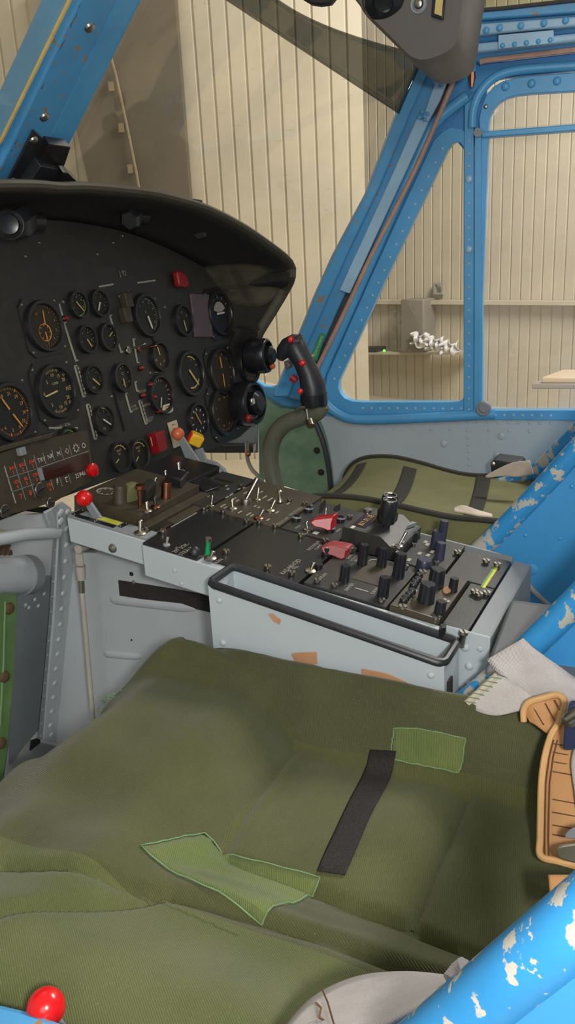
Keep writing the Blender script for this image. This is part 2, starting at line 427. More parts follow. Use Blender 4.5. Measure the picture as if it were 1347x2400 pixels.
# things seen through the door windows
def wbox(u0, v0, u1, v1, dep, m, g=None, h=.4):
    g = g or G(); g.prism([wp(u0, v0, h), wp(u1, v0, h), wp(u1, v1, h), wp(u0, v1, h)], WNV*dep, m); return g
tag(wbox(938, 702, 992, 826, .2, M_cab, h=.22).build('storage_cabinet', bev=.01), 'tall grey cabinet by the hangar wall, under the wall bracket', 'cabinet')
g = G(); O = [wp(1015, 663, .06), wp(1037, 663, .06), wp(1037, 690, .06), wp(1015, 690, .06)]; I = [wp(1018.5, 667, .06), wp(1033.5, 667, .06), wp(1033.5, 686, .06), wp(1018.5, 686, .06)]
g.ring(O, I, WNV*.04, M_hgrey); tag(g.build('wall_frame'), 'small square grey frame fixed on the corrugated wall', 'frame')
tag(wbox(826, 816, 882, 825, .15, M_matt, h=.2).build('dark_shelf'), 'thin dark shelf low in the quarter window', 'shelf')
tag(wbox(790, 826, 1092, 831, .15, M_sheet, h=.2).build('workbench_top'), 'pale bench top running behind the quarter window', 'bench')
g = G(); c = wp(900, 822, .25); g.ball(c, .012, emit('green_lamp', (90, 255, 60), 3)); tag(g.build('indicator_light'), 'tiny green light beside the dark shelf', 'light')
g = G()
bmv = []
for k in range(3):
    c0 = wp(985+k*34, 797+k*9, .26)
    g.grid(lambda s, t, c0=c0, k=k: c0+WTV*((s-.5)*.17)+ZU*((t-.5)*.10+.02*math.sin(s*9+k)*math.cos(t*7))-WNV*(.02*math.sin(s*13+t*7+k)+.02*math.cos(t*9-s*8)), 16, 12, M_foil, True)
tag(g.build('plastic_film', solid=.004), 'crumpled shiny clear film piled on the bench', 'film')
tag(wbox(1268, 884, 1380, 898, .35, M_cream, h=1.0).build('parcel_tray', bev=.01), 'cream flat tray seen low through the sliding window', 'tray')
tag(wbox(1245, 898, 1390, 912, .3, M_hgrey, h=1.0).build('tray_stand', bev=.01), 'grey stand carrying the cream tray', 'stand')

# ================================================================== CABIN SHELL
g = G(); g.box((.62, .55, -.02), (2.0, 1.9, .04), M_greyd); struct(g.build('floor'), 'grey cabin floor')
# right side wall under the door sill
g = G()
sill = [dp(715, 975, .005), dp(900, 979, .005), dp(1110, 983, .005), dp(1420, 985, .005)]
low = [V((p.x+.0, p.y, 0)) for p in sill]
g.strip(sill, low, DN*.02, M_box)
for (a, b, n) in (((800, 984), (1290, 992), 22), ((880, 1004), (1240, 1010), 9), ((1095, 1010), (1100, 1090), 6)):
    rivets(g, [dp(*a, .006), dp(*b, .006)], n, -DN, .0028, M_box)
for (u, v) in ((1165, 1068), (1040, 1040), (1175, 1022)):
    g.dome(dp(u, v, .006), -DN, .007, M_box, k=.4)
struct(g.build('wall_right'), 'grey riveted side wall under the far door sill')

# ---- right-hand door: window openings cut from frames
def arc(c, r, a0, a1, n): return [(c[0]+r*math.cos(math.radians(a0+(a1-a0)*i/n)), c[1]-r*math.sin(math.radians(a0+(a1-a0)*i/n))) for i in range(n+1)]
D1 = bpy.data.objects.new('door_1', None); COL.objects.link(D1); D1.location = dp(1110, 983); WO['door_1'] = dp(1110, 983); struct(D1, 'blue far side door with quarter window and sliding window')
q_in = [(1086, 345), (1086, 930), (1082, 940), (1070, 943), (850, 943)]+[(826, 941), (808, 934), (797, 922), (792, 908), (794, 893)]+[(905, 650), (1048, 352), (1058, 338), (1068, 332), (1078, 334)]
q_out = [(1102, 318), (1102, 940), (1100, 968), (1080, 973), (845, 972)]+[(812, 968), (785, 955), (768, 934), (762, 908), (766, 880)]+[(868, 650), (1015, 330), (1034, 310), (1054, 298), (1082, 302)]
g = G(); g.ring([dp(*p, .012) for p in q_out], [dp(*p, .012) for p in q_in], DN*.02, M_blue)
rivets(g, [dp(783, 888, .012), dp(892, 650, .012), dp(985, 450, .012), dp(1036, 348, .012)], 19, -DN, .0028, M_plate)
rivets(g, [dp(850, 957, .012), dp(1080, 958, .012)], 12, -DN, .0028, M_plate)
g.build('quarter_window_frame', D1, bev=.004)
g = G()                                                    # rounded moulding outside the quarter window
ml = curve([dp(*p, .018) for p in [(1160, 970), (1000, 978), (845, 983), (790, 968), (757, 935), (748, 905), (756, 868), (850, 655), (985, 350), (1010, 300), (1040, 268), (1075, 240), (1096, 225)]], 6)
g.tube(ml, .010, M_blue, 12); g.build('moulding', D1)
g = G()                                                    # outer skin between seal and moulding
o = [dp(*p, .0) for p in [(735, 905), (742, 870), (872, 600), (962, 420), (1062, 205), (1090, 155), (1130, 150), (1400, 118)]]
i = [dp(*p, .0) for p in [(780, 960), (775, 905), (890, 660), (1000, 420), (1060, 285), (1100, 222), (1160, 186), (1400, 160)]]
g.strip(o, i, DN*.015, M_blueside); g.prism([dp(*p, -.002) for p in [(1000, 400), (1045, 275), (1085, 215), (1140, 170), (1140, 330), (1088, 352), (1064, 325), (1040, 360)]], DN*.012, M_blueside); g.build('skin', D1)
g = G()                                                    # the upright post between the two windows
g.prism([dp(1088, 240, .018), dp(1110, 232, .018), dp(1110, 975, .018), (dp(1086, 975, .018))], DN*.03, M_blue)
g.prism([dp(1112, 300, .024), dp(1127, 300, .024), dp(1124, 975, .024), dp(1110, 975, .024)], DN*.03, M_blue)
rivets(g, [dp(1099, 270, .018), dp(1098, 960, .018)], 26, -DN, .0024, M_plate)
for v in (420, 585): g.dome(dp(1099, v, .018), -DN, .007, M_plate)
g.build('post', D1, bev=.003)
s_in = [(1144, 318), (1144, 296), (1147, 275), (1155, 256), (1168, 241), (1186, 230), (1212, 223), (1250, 219), (1420, 209), (1420, 962), (1146, 962), (1138, 955), (1130, 940), (1130, 700)]
s_out = [(1124, 318), (1122, 280), (1128, 250), (1138, 225), (1156, 203), (1178, 190), (1210, 182), (1250, 177), (1440, 162), (1440, 985), (1146, 984), (1125, 980), (1112, 970), (1112, 700)]
g = G(); g.ring([dp(*p, .014) for p in s_out], [dp(*p, .014) for p in s_in], DN*.022, M_blue)
for (u, v) in ((1184, 203), (1245, 196), (1305, 190)): g.dome(dp(u, v, .014), -DN, .007, M_blue)
g.dome(dp(1138, 250, .014), -DN, .004, M_steel)
rivets(g, [dp(1160, 973, .014), dp(1290, 974, .014)], 7, -DN, .0028, M_plate)
g.build('sliding_window_frame', D1, bev=.004)
g = G(); g.tube(curve([dp(*p, .018) for p in [(1106, 300), (1108, 262), (1120, 225), (1142, 195), (1170, 176), (1205, 166), (1260, 160), (1420, 150)]], 6), .0075, M_blue, 12); g.build('moulding', D1)
g = G(); A = [dp(1128, 308, .02), dp(1420, 285, .02)]; B = [dp(1128, 323, .02), dp(1420, 301, .02)]; g.strip(A, B, DN*.03, M_blue); g.build('cross_bar', D1, bev=.002)
g = G(); g.cyl(dp(1134, 955, .02), -DN, mpp(dp(1134, 955))*17, .014, M_greyd, 24); g.cyl(dp(1134, 955, .034), -DN, .010, .003, M_greyd, 24); g.build('knob', D1, bev=.002)
g = G(); g.cyl(dp(1121, 312, .02), -DN, .007, .012, M_greyd, 16); g.build('stop', D1)
g = G(); g.tube([dp(1107, 160, .03), dp(1106, 182, .03), dp(1105, 205, .03)], [.004, .006, .003], M_copper, 8); g.cyl(dp(1107, 150, .03), (0, 0, -1), .006, .012, M_blue, 10); g.build('latch_pin', D1)
# panes
def slab(name, lab, pts, vec, m):
    g = G(); g.prism(pts, vec, m); return struct(g.build(name), lab)
slab('window_1', 'scratched clear pane of the far quarter window', [dp(*p, -.004) for p in [(1088, 335), (1088, 945), (790, 945), (785, 900), (1050, 335)]], DN*.003, M_glass)
slab('window_2', 'clear sliding pane of the far door', [dp(*p, -.004) for p in [(1128, 305), (1450, 280), (1450, 968), (1128, 968)]], DN*.003, M_glasshazed)
slab('window_3', 'clear fixed pane above the sliding window', [dp(*p, -.009) for p in [(1140, 305), (1140, 215), (1450, 195), (1450, 285)]], DN*.003, M_glasshazed)
# ---- lower front corner of the door frame, by the control stick
g = G()
g.prism([dp(*p, .004) for p in [(590, 885), (618, 905), (640, 907), (655, 897), (708, 790), (765, 790), (790, 985), (700, 990), (640, 985), (600, 950)]], DN*.02, M_bluewear)
struct(g.build('trim_2', bev=.004), 'blue corner gusset under the windscreen')

# ---- right windscreen pillar
PLL = [(985, 135), (930, 265), (860, 450), (780, 600), (735, 700), (690, 812), (640, 930)]
def shift(L, d): return [(u+d, v) for u, v in L]
P_b = [(1015, 140), (957, 275), (893, 430), (812, 600), (768, 700), (722, 805), (676, 930)]
P_c = [(1062, 140), (1004, 275), (925, 455), (844, 610), (797, 712), (745, 830), (700, 940)]
P_d = [(1082, 150), (1040, 240), (950, 440), (862, 618), (815, 720), (754, 850), (720, 930)]
g = G()
g.strip([dp(*p, .045) for p in PLL], [dp(*p, .045) for p in P_b], DN*.06+DT*.02, M_bluewear)
g.strip([dp(p[0]-9, p[1], .034) for p in P_b], [dp(*p, .034) for p in P_c], DN*.05, M_bluewear)
g.strip([dp(p[0]-9, p[1], .020) for p in P_c], [dp(*p, .020) for p in P_d], DN*.03, M_sealdark)
T3 = g.build('trim_3', bev=.003); struct(T3, 'blue riveted pillar between windscreen and far door')
g = G(); A = [(1046, 125), (1004, 235), (990, 280)]; B = [(1072, 125), (1030, 235), (1003, 285)]
g.strip([dp(*p, .046) for p in A], [dp(*p, .046) for p in B], DN*.008, M_plate)
A2 = [(976, 278), (925, 395), (850, 560), (795, 680)]; B2 = [(1003, 285), (950, 402), (874, 566), (818, 688)]
g.strip([dp(*p, .043) for p in A2], [dp(*p, .043) for p in B2], DN*.008, M_plate)
for a, b in zip(A, B):
    pass
for (u, v) in ((1035, 142), (1056, 148), (1028, 168), (1044, 174), (1017, 192), (1032, 198), (988, 262), (1001, 267), (982, 275), (995, 280)):
    g.dome(dp(u, v, .047), -DN, .0038, M_blue)
g.build('doubler_plate', T3, bev=.001)
g = G(); g.tube(curve([dp(*p, .03) for p in [(1092, 150), (1075, 158), (1062, 190), (1020, 290), (962, 418), (868, 602), (815, 715), (750, 848), (737, 872)]], 6), .0045, M_seal, 8); g.build('door_seal', T3)
lb = G(); A = [dp(750, 780, .048), dp(728, 835, .048)]; B = [dp(762, 784, .048), dp(742, 846, .048)]
lb.strip(A, B, DN*.002, M_green_lbl)
ex = (A[0]-A[1]).normalized(); ey = (A[0]-B[0]).normalized()
lb.text('NÖDFÄLLNING', (A[0]+A[1]+B[0]+B[1])/4, ex, ey, .0062, M_white, lift=.0006); lb.text('\u2605', A[1]*.8+B[1]*.2+ex*.004, ex, ey, .008, M_white, lift=.0006)
lb.build('label', T3)
# ---- roof rail above the far door
g = G(); TL = [(1070, 25), (1085, 40), (1180, 48), (1420, 20)]
def rail(a0, b0, a1, b1, h, m, t=.03, u0=1086, u1=1420): g.strip([dp(u0, a0, h), dp(u1, a1, h)], [dp(u0, b0, h), dp(u1, b1, h)], DN*t, m)
rail(22, 50, -5, 25, .06, M_bluewear); rail(48, 62, 25, 36, .045, M_blue); rail(58, 86, 33, 54, .065, M_plate); rail(84, 104, 54, 72, .04, M_blueside); rail(120, 150, 84, 104, .03, M_blueside)
rail(102, 124, 70, 88, .055, M_plate, u0=1106)
T4 = g.build('trim_4', bev=.003); struct(T4, 'blue roof rail over the far door')
g = G(); g.prism([dp(*p, .066) for p in [(1167, 82), (1297, 70), (1297, 101), (1167, 115)]], DN*.01, M_plate)
for k in range(5): g.dome(dp(1177+k*28, 107-k*3.3, .066), -DN, .0042, M_blue)
g.build('doubler_plate', T4, bev=.001)
for k, (u, v) in enumerate(((1092, 62), (1117, 70), (1139, 71), (1170, 65), (1220, 60), (1274, 54), (1325, 48))):
    g = G(); g.dome(dp(u, v, .066), -DN, .0055, M_blue); g.build('screw', T4)
g = G(); g.tube([dp(1124, 146, .035), dp(1135, 142, .035), dp(1420, 108, .035)], .0045, M_seal, 8); g.build('door_seal', T4)
g = G(); g.ball(dp(1086, 84, .075), .006, M_white, 10, (1, .8, 1.4)); g.build('lamp', T4)
g = G(); g.tube([dp(1086, 20, .062), dp(1108, 25, .062), dp(1180, 19, .062), dp(1420, -8, .062)], .003, M_sealdark, 8); g.build('pane_seal', T4)
slab('window_4', 'tinted roof pane above the far door', [dp(1060, 30, .05), dp(1480, -10, .05), dp(1480, -260, .16), dp(1000, -260, .16)], DN*.003, glass('roof_pane', (.70, .70, .60), .04, .06))

# ---- windscreen: centre post, panes, tinted band
b0 = V((.83, .786, H+.065)); b1 = V((.83, .56, H+.235)); PD = (b1-b0).normalized(); SPN = PD.cross(EX).normalized()
if SPN.y > 0: SPN = -SPN
def sp(u, v, h=0): return on(u, v, b0+SPN*h, SPN)
g = G()
def pst(A, B, h, t, m): g.strip([sp(*p, h) for p in A], [sp(*p, h) for p in B], -SPN*t, m)
pst([(320, -310), (190, -60), (166, 0), (0, 338), (-60, 460)], [(338, -310), (208, -60), (188, 0), (8, 378), (-40, 480)], .0, .03, M_blue)
pst([(338, -310), (208, -60), (188, 0), (8, 378), (-40, 480)], [(420, -310), (298, -60), (274, 0), (116, 322), (60, 440)], .008, .04, M_bluewear)
pst([(420, -310), (298, -60), (274, 0), (116, 322), (60, 440)], [(492, -310), (362, -60), (334, 0), (158, 350), (110, 450)], .0, .05, M_blue)
T5 = g.build('trim_5', bev=.002); struct(T5, 'blue windscreen centre post with screws and sealant')
g = G(); g.tube([sp(*p, .002) for p in [(312, -310), (184, -60), (163, 0), (0, 334)]], .0022, M_lum, 6); g.build('pane_seal', T5)
random.seed(3)
sl = resample([sp(u, v, .006) for u, v in [(212, -50), (190, 0), (150, 85), (100, 190), (50, 300), (8, 384)]], 44)
g = G(); g.tube([p+EX*random.uniform(-.0014, .0014) for p in sl], [random.uniform(.0011, .0024) for _ in sl], M_brown, 6); g.build('sealant', T5)
for (u, v) in ((210, 64), (104, 274)):
    g = G(); g.dome(sp(u, v, .008), SPN, .006, M_steel, 14); g.build('screw', T5)
WBL = [sp(160, 352), sp(130, 470)]
SBL = resample([sp(490, -310), sp(345, -40), sp(158, 350), sp(100, 470)], 25); SBR = resample([dp(992, 128, .05), dp(985, 140, .05), dp(930, 265, .05), dp(860, 450, .05), dp(780, 600, .05), dp(735, 700, .05), dp(690, 812, .05), dp(650, 900, .05)], 25)
def wsc(s, t):                                              # bowed windscreen surface; s across, t down
    x = t*24; k = int(min(23, x)); f = x-k; a = SBL[k].lerp(SBL[k+1], f); b = SBR[k].lerp(SBR[k+1], f); p = a.lerp(b, s); p.y += (.10+.10*t)*math.sin(s*math.pi)**.9; return p
g = G(); g.grid(wsc, 24, 24, M_glass); struct(g.build('window_5', solid=.003), 'scratched right windscreen pane')
slab('window_6', 'clear left windscreen pane', [sp(176, -40), sp(0, 350), sp(0, 350)-EX*.6+V((0, -.02, 0)), sp(176, -40)-EX*.6], -SPN*.003, M_glass)
def scr(u, v):                                             # a point on the windscreen, between post and pillar
    a, b, c = sp(340, -20), sp(100, 450), dp(860, 450, .05); return on(u, v, a, (b-a).cross(c-a))
def pxl(p): d = V(p)-EYE; z = d.dot(CF); return 673.5+FPX*d.dot(CR)/z, 1200-FPX*d.dot(CU)/z
def tcut(s_):                                               # where the band's lower edge crosses the pane
    f = lambda t: (lambda q: q[1]-(266*(q[0]-520)/406.))(pxl(wsc(s_, t)))
    if f(0) > 0: return 0.
    a_, b_ = 0., 1.
    for _ in range(30):
        c_ = (a_+b_)/2
        if f(c_) > 0: b_ = c_
        else: a_ = c_
    return a_
TC = [tcut(i/48) for i in range(49)]
g = G(); g.grid(lambda a_, b_: wsc(a_, TC[round(a_*48)]*b_)+V((0, -.004, 0)), 48, 6, M_tint)
w5 = bpy.data.objects['window_5']; g.build('tint_strip', w5, solid=.0006)
g = G(); a_, b_ = sp(410, -310), dp(1010, -190, .06); g.tube([a_-EX*.25, a_, a_.lerp(b_, .5)+V((0, -.05, .06)), b_, dp(1500, -190, .06)], .028, M_bluewear, 12); struct(g.build('trim_8'), 'blue roof cross beam')
# blue brow of the roof frame behind the overhead console
g = G(); g.strip([AX(*p, 1.34) for p in [(790, -60), (826, -8), (895, 68), (966, 146)]], [AX(*p, 1.34) for p in [(860, -60), (884, 0), (945, 70), (1000, 140)]], V((0, 0, .03)), M_blue)
struct(g.build('trim_6'), 'blue brow of the windscreen frame under the roof')
# ================================================================== INSTRUMENT PANEL
IP = thing('instrument_board', 'black instrument panel under a curved glare hood', 'instrument panel', pxy(.83, -.03))
# ---- hood
RIM = [(-330, 640), (-200, 520), (-90, 474), (0, 462), (60, 449), (130, 441), (200, 440), (330, 452), (400, 466), (480, 490), (560, 530), (620, 570), (660, 600), (676, 617), (682, 634), (679, 652), (668, 676), (636, 730), (604, 782), (588, 822)]
hy = .70
rim = []
for k, (u, v) in enumerate(RIM):
    p = AY(u, v, hy)
    if k >= 16:
        t = (k-15)/4.; p = AY(u, v, hy+(.79-hy)*t)
    rim.append(p)
rim = curve(rim, 5)
mid = .83
full = [p for p in rim if p.x > mid]                       # the left half mirrors the right one
left = [V((2*mid-p.x, p.y, p.z)) for p in reversed(full)]
rimline = left+full
def rearpt(p):
    x = mid+(p.x-mid)*1.0; q = (p.z-P0.z)/math.cos(PT)
    r = pxy(x, q-.004, -.002) if p.y < .76 else V((p.x, p.y+.02, p.z)); return r
def hoodsec(i, t):                                          # under-hood skin bows from rim to panel
    a = rimline[i]; b = rearpt(a); q = a.lerp(b, t)
    c = V((mid, q.y, H-.14)); dirv = (q-c)
    return c+dirv*(1-.10*t*t)
g = G()
top = [hoodsec(i, 1.0) for i in range(len(rimline))]
tq = [(p.x, (p.z-P0.z)/math.cos(PT)+.004) for p in top]
tq = [(x if q > .20 else mid+math.copysign(.618, x-mid), q) for x, q in tq]
ol = [(.21, -.02), (.30, -.02), (.62, -.02), (.74, -.02), (1.0, -.03), (1.20, -.05), (1.337, -.052), (1.40, -.04), (1.43, 0)]
ol = ol+[(x, q) for x, q in reversed(tq) if q > .06]
g.prism([pxy(x, q) for x, q in ol], -PN*.012, M_panelblk)
def vbar(u0, v0, u1, v1, w=.0035, m=None, ends=True, dashes=0, side=1):
    a, b = pp(u0, v0, .0008), pp(u1, v1, .0008); d = (b-a).normalized(); s = d.cross(PN).normalized()
    g.box((a+b)/2, ((b-a).length, w, .0008), m or M_ink, d, s, PN)
    if ends:
        for e in (a, b): g.box(e+s*.002*side*-1, (.002, .006, .0008), m or M_ink, d, s, PN)
    for k in range(dashes):
        c = a.lerp(b, (k+.7)/(dashes+.4)); g.box(c-s*.006*side, (.0045, .0025, .0006), m or M_ink, d, s, PN)
vbar(150, 757, 178, 846, dashes=0); vbar(175, 858, 195, 930, dashes=7); vbar(203, 949, 222, 1029, dashes=8); vbar(257, 740, 284, 826, dashes=0)
vbar(312, 795, 322, 850, dashes=0); vbar(294, 923, 306, 966); vbar(325, 940, 341, 994, dashes=6); vbar(316, 896, 321, 917); vbar(352, 908, 357, 922, ends=False); vbar(360, 940, 365, 955, ends=False)
vbar(138, 712, 146, 740, ends=False)
for (u0, u1, v) in ((232, 266, 672), (322, 364, 663), (115, 182, 1003)):
    a, b = pp(u0, v, .0006), pp(u1, v-(6 if u0 != 115 else 0), .0006); g.box((a+b)/2, ((b-a).length, .0025, .0006), M_ink, (b-a).normalized(), PE, PN)
def ptext(t, u, v, s=.006, m=None, rot=0, al='C'):
    ex = EX*math.cos(rot)+PE*math.sin(rot); ey = PE*math.cos(rot)-EX*math.sin(rot)
    g.text(t, pp(u, v, .0012), ex, ey, s, m or M_ink, al)
ptext('J 92', 287, 640, .011); ptext('MOTOR', 333, 917, .0055); ptext('MOTOR', 343, 949, .0055); ptext('2 MOTOR', 350, 980, .005); ptext('HYDR', 313, 952, .005); ptext('SYSTEM', 316, 959, .005)
ptext('RESERV', 350, 986, .005); ptext('VÄXELLÅDA', 146, 999, .006)
for (u, v, q) in ((60, 600, .5), (92, 568, .4), (228, 595, .5), (265, 568, .5), (287, 552, .5), (148, 708, .8), (108, 712, .8), (362, 700, .7), (600, 930, .5), (138, 795, .7), (386, 720, .6), (262, 930, .6), (415, 770, .5), (452, 900, .5)):
    g.dome(pp(u, v, 0), PN, .003*q+.001, M_steel, 8)
for (w, u0, v0, u1, v1) in ((.014, 335, 748, 376, 830), (.018, 262, 900, 292, 1010)):   # raised vertical seams of the panel plates
    a, b = pp(u0, v0, .001), pp(u1, v1, .001); d = (b-a).normalized(); g.box((a+b)/2, ((b-a).length, .0015, .003), M_satin, d, d.cross(PN), PN)
g.build('panel_board', IP)
# mauve blanking plate and cream placards
g = G(); g.prism([pp(*p, .004) for p in [(447, 688), (490, 690), (500, 790), (458, 790)]], -PN*.004, M_purple); g.build('cover_plate', IP, bev=.001)
g = G(); g.prism([pp(*p, .004) for p in [(382, 950), (398, 945), (405, 950), (406, 963), (400, 967), (388, 970), (381, 966)]], -PN*.003, M_cream)
for k in range(3): g.box(pp(393, 952+k*5, .0045), (.012, .0008, .0004), M_stitch, EX, PE, PN)
g.build('placard', IP)
g = G(); g.prism([pp(*p, .004) for p in [(395, 991), (414, 984), (427, 1042), (410, 1050)]], -PN*.003, M_cream)
for k in range(5): g.box(pp(406+k*3, 995+k*9, .0045), (.009, .0008, .0004), M_stitch, EX, PE, PN)
g.build('placard', IP)
# toggles, lamps on the panel
def bat(g, base, tip, r, m, nut=None, collar=1.9, axis=None):
    base, tip = V(base), V(tip); d = (tip-base); L = d.length; ax = axis or d.normalized()
    g.lathe(base, ax, [(0, 0), (r*collar*1.25, 0), (r*collar*1.25, r*.7), (r*collar, r*1.0), (r*1.1, r*1.3), (0, r*1.3)], nut or m, 14)
    g.lathe(base+ax*r*.3, (tip-base), [(r*.62, 0), (r*.72, L*.4), (r*.98, L*.82), (r, L*.9), (r*.75, L*.97), (0, L)], m, 12)
def ptog(u, v, du, dv, r=.0038, m=None, L=.024):
    r *= .5
    b = pp(u, v, 0); n = (PN + (pp(u+du, v+dv)-pp(u, v)).normalized()*.35).normalized(); g = G(); bat(g, b, b+n*L, r, m or M_steel, axis=PN); return g.build('toggle_switch', IP)
ptog(300, 820, 10, -14, .0045, L=.03); ptog(325, 818, 20, -6, .0042, M_copper, L=.03); ptog(281, 695, -4, -10, .003, L=.02); ptog(352, 875, 10, -2, .002, L=.012)
g = G(); g.cyl(pp(298, 822, 0), PN, .0058, .004, M_steel, 18); g.build('knob', IP, bev=.001)
for (u, v) in ((327, 863), (348, 902), (331, 927), (357, 931), (366, 964), (149, 747)):
    p = pp(u, v, 0); r = mpp(p)*5.6; g = G(); g.lathe(p, PN, [(r*1.25, 0), (r*1.25, .003), (r, .004)], M_satin, 16); g.lathe(p, PN, [(r, .003), (r*.9, .006), (r*.5, .008), (0, .0085)], M_reddk, 16); g.build('warning_lamp', IP)
for (u, v, r) in ((287, 740, 12), (289, 705, 11)):
    p = pp(u, v, 0); g = G(); g.box(p+PN*.006, (.017, .022, .012), M_brownblk, EX, PE, PN); g.build('annunciator', IP, bev=.001)
g = G()                                                    # red guard on the upper row
g.prism([pp(*p, .004) for p in [(401, 638), (412, 636), (425, 648), (432, 672), (425, 676), (408, 674)]], PN*.012, M_reddk); g.build('guard', IP, bev=.003)
g = G(); c = pp(360, 1036, .004); g.box(c+PN*.008, (.022, .03, .016), M_reddk, EX, PE, PN); g.box(pp(368, 1052, .006), (.022, .012, .012), M_reddk, EX, PE, PN)
g.box(pp(355, 1035, .022), (.0015, .014, .001), M_lum, EX, PE, PN); g.build('fire_switch_guard', IP, bev=.003)
n = len(rimline)-1
g = G()
g.grid(lambda s, t: hoodsec(round(s*n), t), n, 6, M_matt)
vs = [hoodsec(i, 1.0) for i in range(n+1)]
g.build('hood', IP, solid=.006)
g = G(); g.tube(resample(rimline, 110), .0065, M_hoodrim, 10, flat=((0, -1, 0), 1.6)); g.build('hood_trim', IP)
for (u, v, s, m) in ((310, 508, 1.0, M_rubber), (470, 537, .9, M_rubber), (592, 592, .9, M_rubber), (50, 520, 1.2, M_rubber)):
    c = AY(u, v, .765); g = G(); ax = V((-.75, -.25, -.25)).normalized()
    g.lathe(c-ax*.014*s, ax, [(0, 0), (.012*s, 0), (.015*s, .008), (.015*s, .028*s), (.012*s, .032*s), (0, .032*s)], m, 6)
    g.lathe(c+EX*.018*s, V((1, -.4, -.1)), [(0, -.004), (.009*s, -.004), (.009*s, .012), (.007*s, .012), (.006*s, .008), (0, .008)], M_satin, 14)
    g.build('flood_lamp', IP)
p = AY(16, 524, .75); g = G(); g.lathe(p, V((-.6, -.8, -.1)), [(0, 0), (.016, 0), (.016, .014), (.012, .016), (.011, .012), (0, .010)], M_knob, 18); g.lathe(p, V((-.6, -.8, -.1)), [(.0155, .010), (.0172, .012), (.0155, .014)], M_steel, 18); g.build('adjuster', IP)

# ---- gauges
def gauge(u, v, rp, label, flange='round', ticks=(), nums=(), needles=(), text=(), arcs=(), face=None, tick=None, ring=None, sub=(), group=None, proud=.008, case=None, rscale=.82, tube=True):
    c = pp(u, v, 0); R = rp*mpp(c)*.98
    root = thing('panel_gauge', label, 'gauge', c, group)
    face = face or M_dial; tick = tick or M_ink; case = case or M_satin
    g = G()
    if flange == 'square':
        o = [c+EX*R*1.12*a+PE*R*1.12*b for a, b in ((-1, -.72), (-.72, -1), (.72, -1), (1, -.72), (1, .72), (.72, 1), (-.72, 1), (-1, .72))]
        g.prism(o, PN*.0022, case)
        for a in (-.9, .9):
            for b in (-.9, .9): g.dome(c+EX*R*a+PE*R*b+PN*.0022, PN, .0024, M_steel, 8)
    r2 = R*rscale
    g.lathe(c, PN, [(R, 0), (R, proud*.7), (R*.97, proud), (r2*1.04, proud), (r2, proud*.75), (r2, .002), (0, .002)], case, 36)
    if ring: g.lathe(c, PN, [(r2*1.0, proud*.8), (r2*1.02, proud*1.05), (r2*1.06, proud)], ring, 36)
    g.build('bezel', root)
    g = G(); h = .0032
    g.lathe(c, PN, [(0, h), (r2*.995, h), (r2*.995, .002)], face, 36)
    P = lambda a, r: c+PN*(h+.0003)+(EX*math.sin(math.radians(a))+PE*math.cos(math.radians(a)))*r2*r
    for (a0, a1, nn, ra, rb, w, m) in ticks:
        for k in range(nn):
            a = a0+(a1-a0)*k/max(1, nn-1); d = (P(a, 1)-P(a, 0)).normalized(); s = d.cross(PN)
            g.add([P(a, ra)+s*w*r2, P(a, rb)+s*w*r2, P(a, rb)-s*w*r2, P(a, ra)-s*w*r2], [(0, 1, 2, 3)], m or tick)
    for (a0, a1, ra, rb, m) in arcs:
        k = max(3, int(abs(a1-a0)/8)); g.add([P(a0+(a1-a0)*i/k, ra) for i in range(k+1)]+[P(a0+(a1-a0)*i/k, rb) for i in range(k+1)], [(i, i+1, k+2+i, k+1+i) for i in range(k)], m)
    for (a, r, t, s) in nums:
        rr = s*r2; g.text(t, P(a, r), EX, PE, rr, tick, lift=.0003)
    for (a, r, t, s, m) in text: g.text(t, P(a, r), EX, PE, s*r2, m or tick, lift=.0003)
    g.build('dial', root)
    for (a, ra, rb, w, m) in needles:
        g = G(); d = (P(a, 1)-P(a, 0)).normalized(); s = d.cross(PN); z = PN*.0012
        g.prism([P(a, ra)+s*w*r2+z, P(a, rb*.85)+s*w*r2*.9+z, P(a, rb)+z, P(a, rb*.85)-s*w*r2*.9+z, P(a, ra)-s*w*r2+z], PN*.0006, m or tick)
        g.build('needle', root)
    for (a, r, rr, needle, m) in sub:
        g = G(); q = P(a, r); g.lathe(q, PN, [(rr*r2*.9, .0002), (rr*r2, .0006), (rr*r2*.95, .0002)], m, 24)
        for k in range(8):
            t = k*45; d = EX*math.sin(math.radians(t))+PE*math.cos(math.radians(t)); g.box(q+d*rr*r2*.78+PN*.0004, (.0008, .0025, .0003), m, d.cross(PN), d, PN)
        d = EX*math.sin(math.radians(needle))+PE*math.cos(math.radians(needle)); g.box(q+d*rr*r2*.35+PN*.001, (.0018, rr*r2*.8, .0006), m, d.cross(PN), d, PN)
        g.build('subdial', root)
    return root
Nn = lambda a0, a1, L, r=.68, s=.24: [(a0+(a1-a0)*i/max(1, len(L)-1), r, t, s) for i, t in enumerate(L)]
gauge(20, 966, 72, 'compass dial with amber numbers and long amber needles', 'square', ticks=[(0, 360, 72, .90, .99, .008, M_lumor), (0, 360, 12, .86, .99, .014, M_lumor)],
      nums=[(-22, .74, '18', .2), (10, .74, '21', .2), (42, .74, '24', .2), (72, .74, '27', .2), (102, .74, '30', .2), (130, .74, '33', .2), (158, .74, '0', .2), (190, .74, '3', .2), (222, .74, '6', .2), (255, .74, '9', .2), (285, .74, '12', .2), (315, .74, '15', .2)],
      needles=[(-28, .12, .72, .035, M_lumor), (150, .12, .86, .035, M_lumor)], tick=M_lumor)
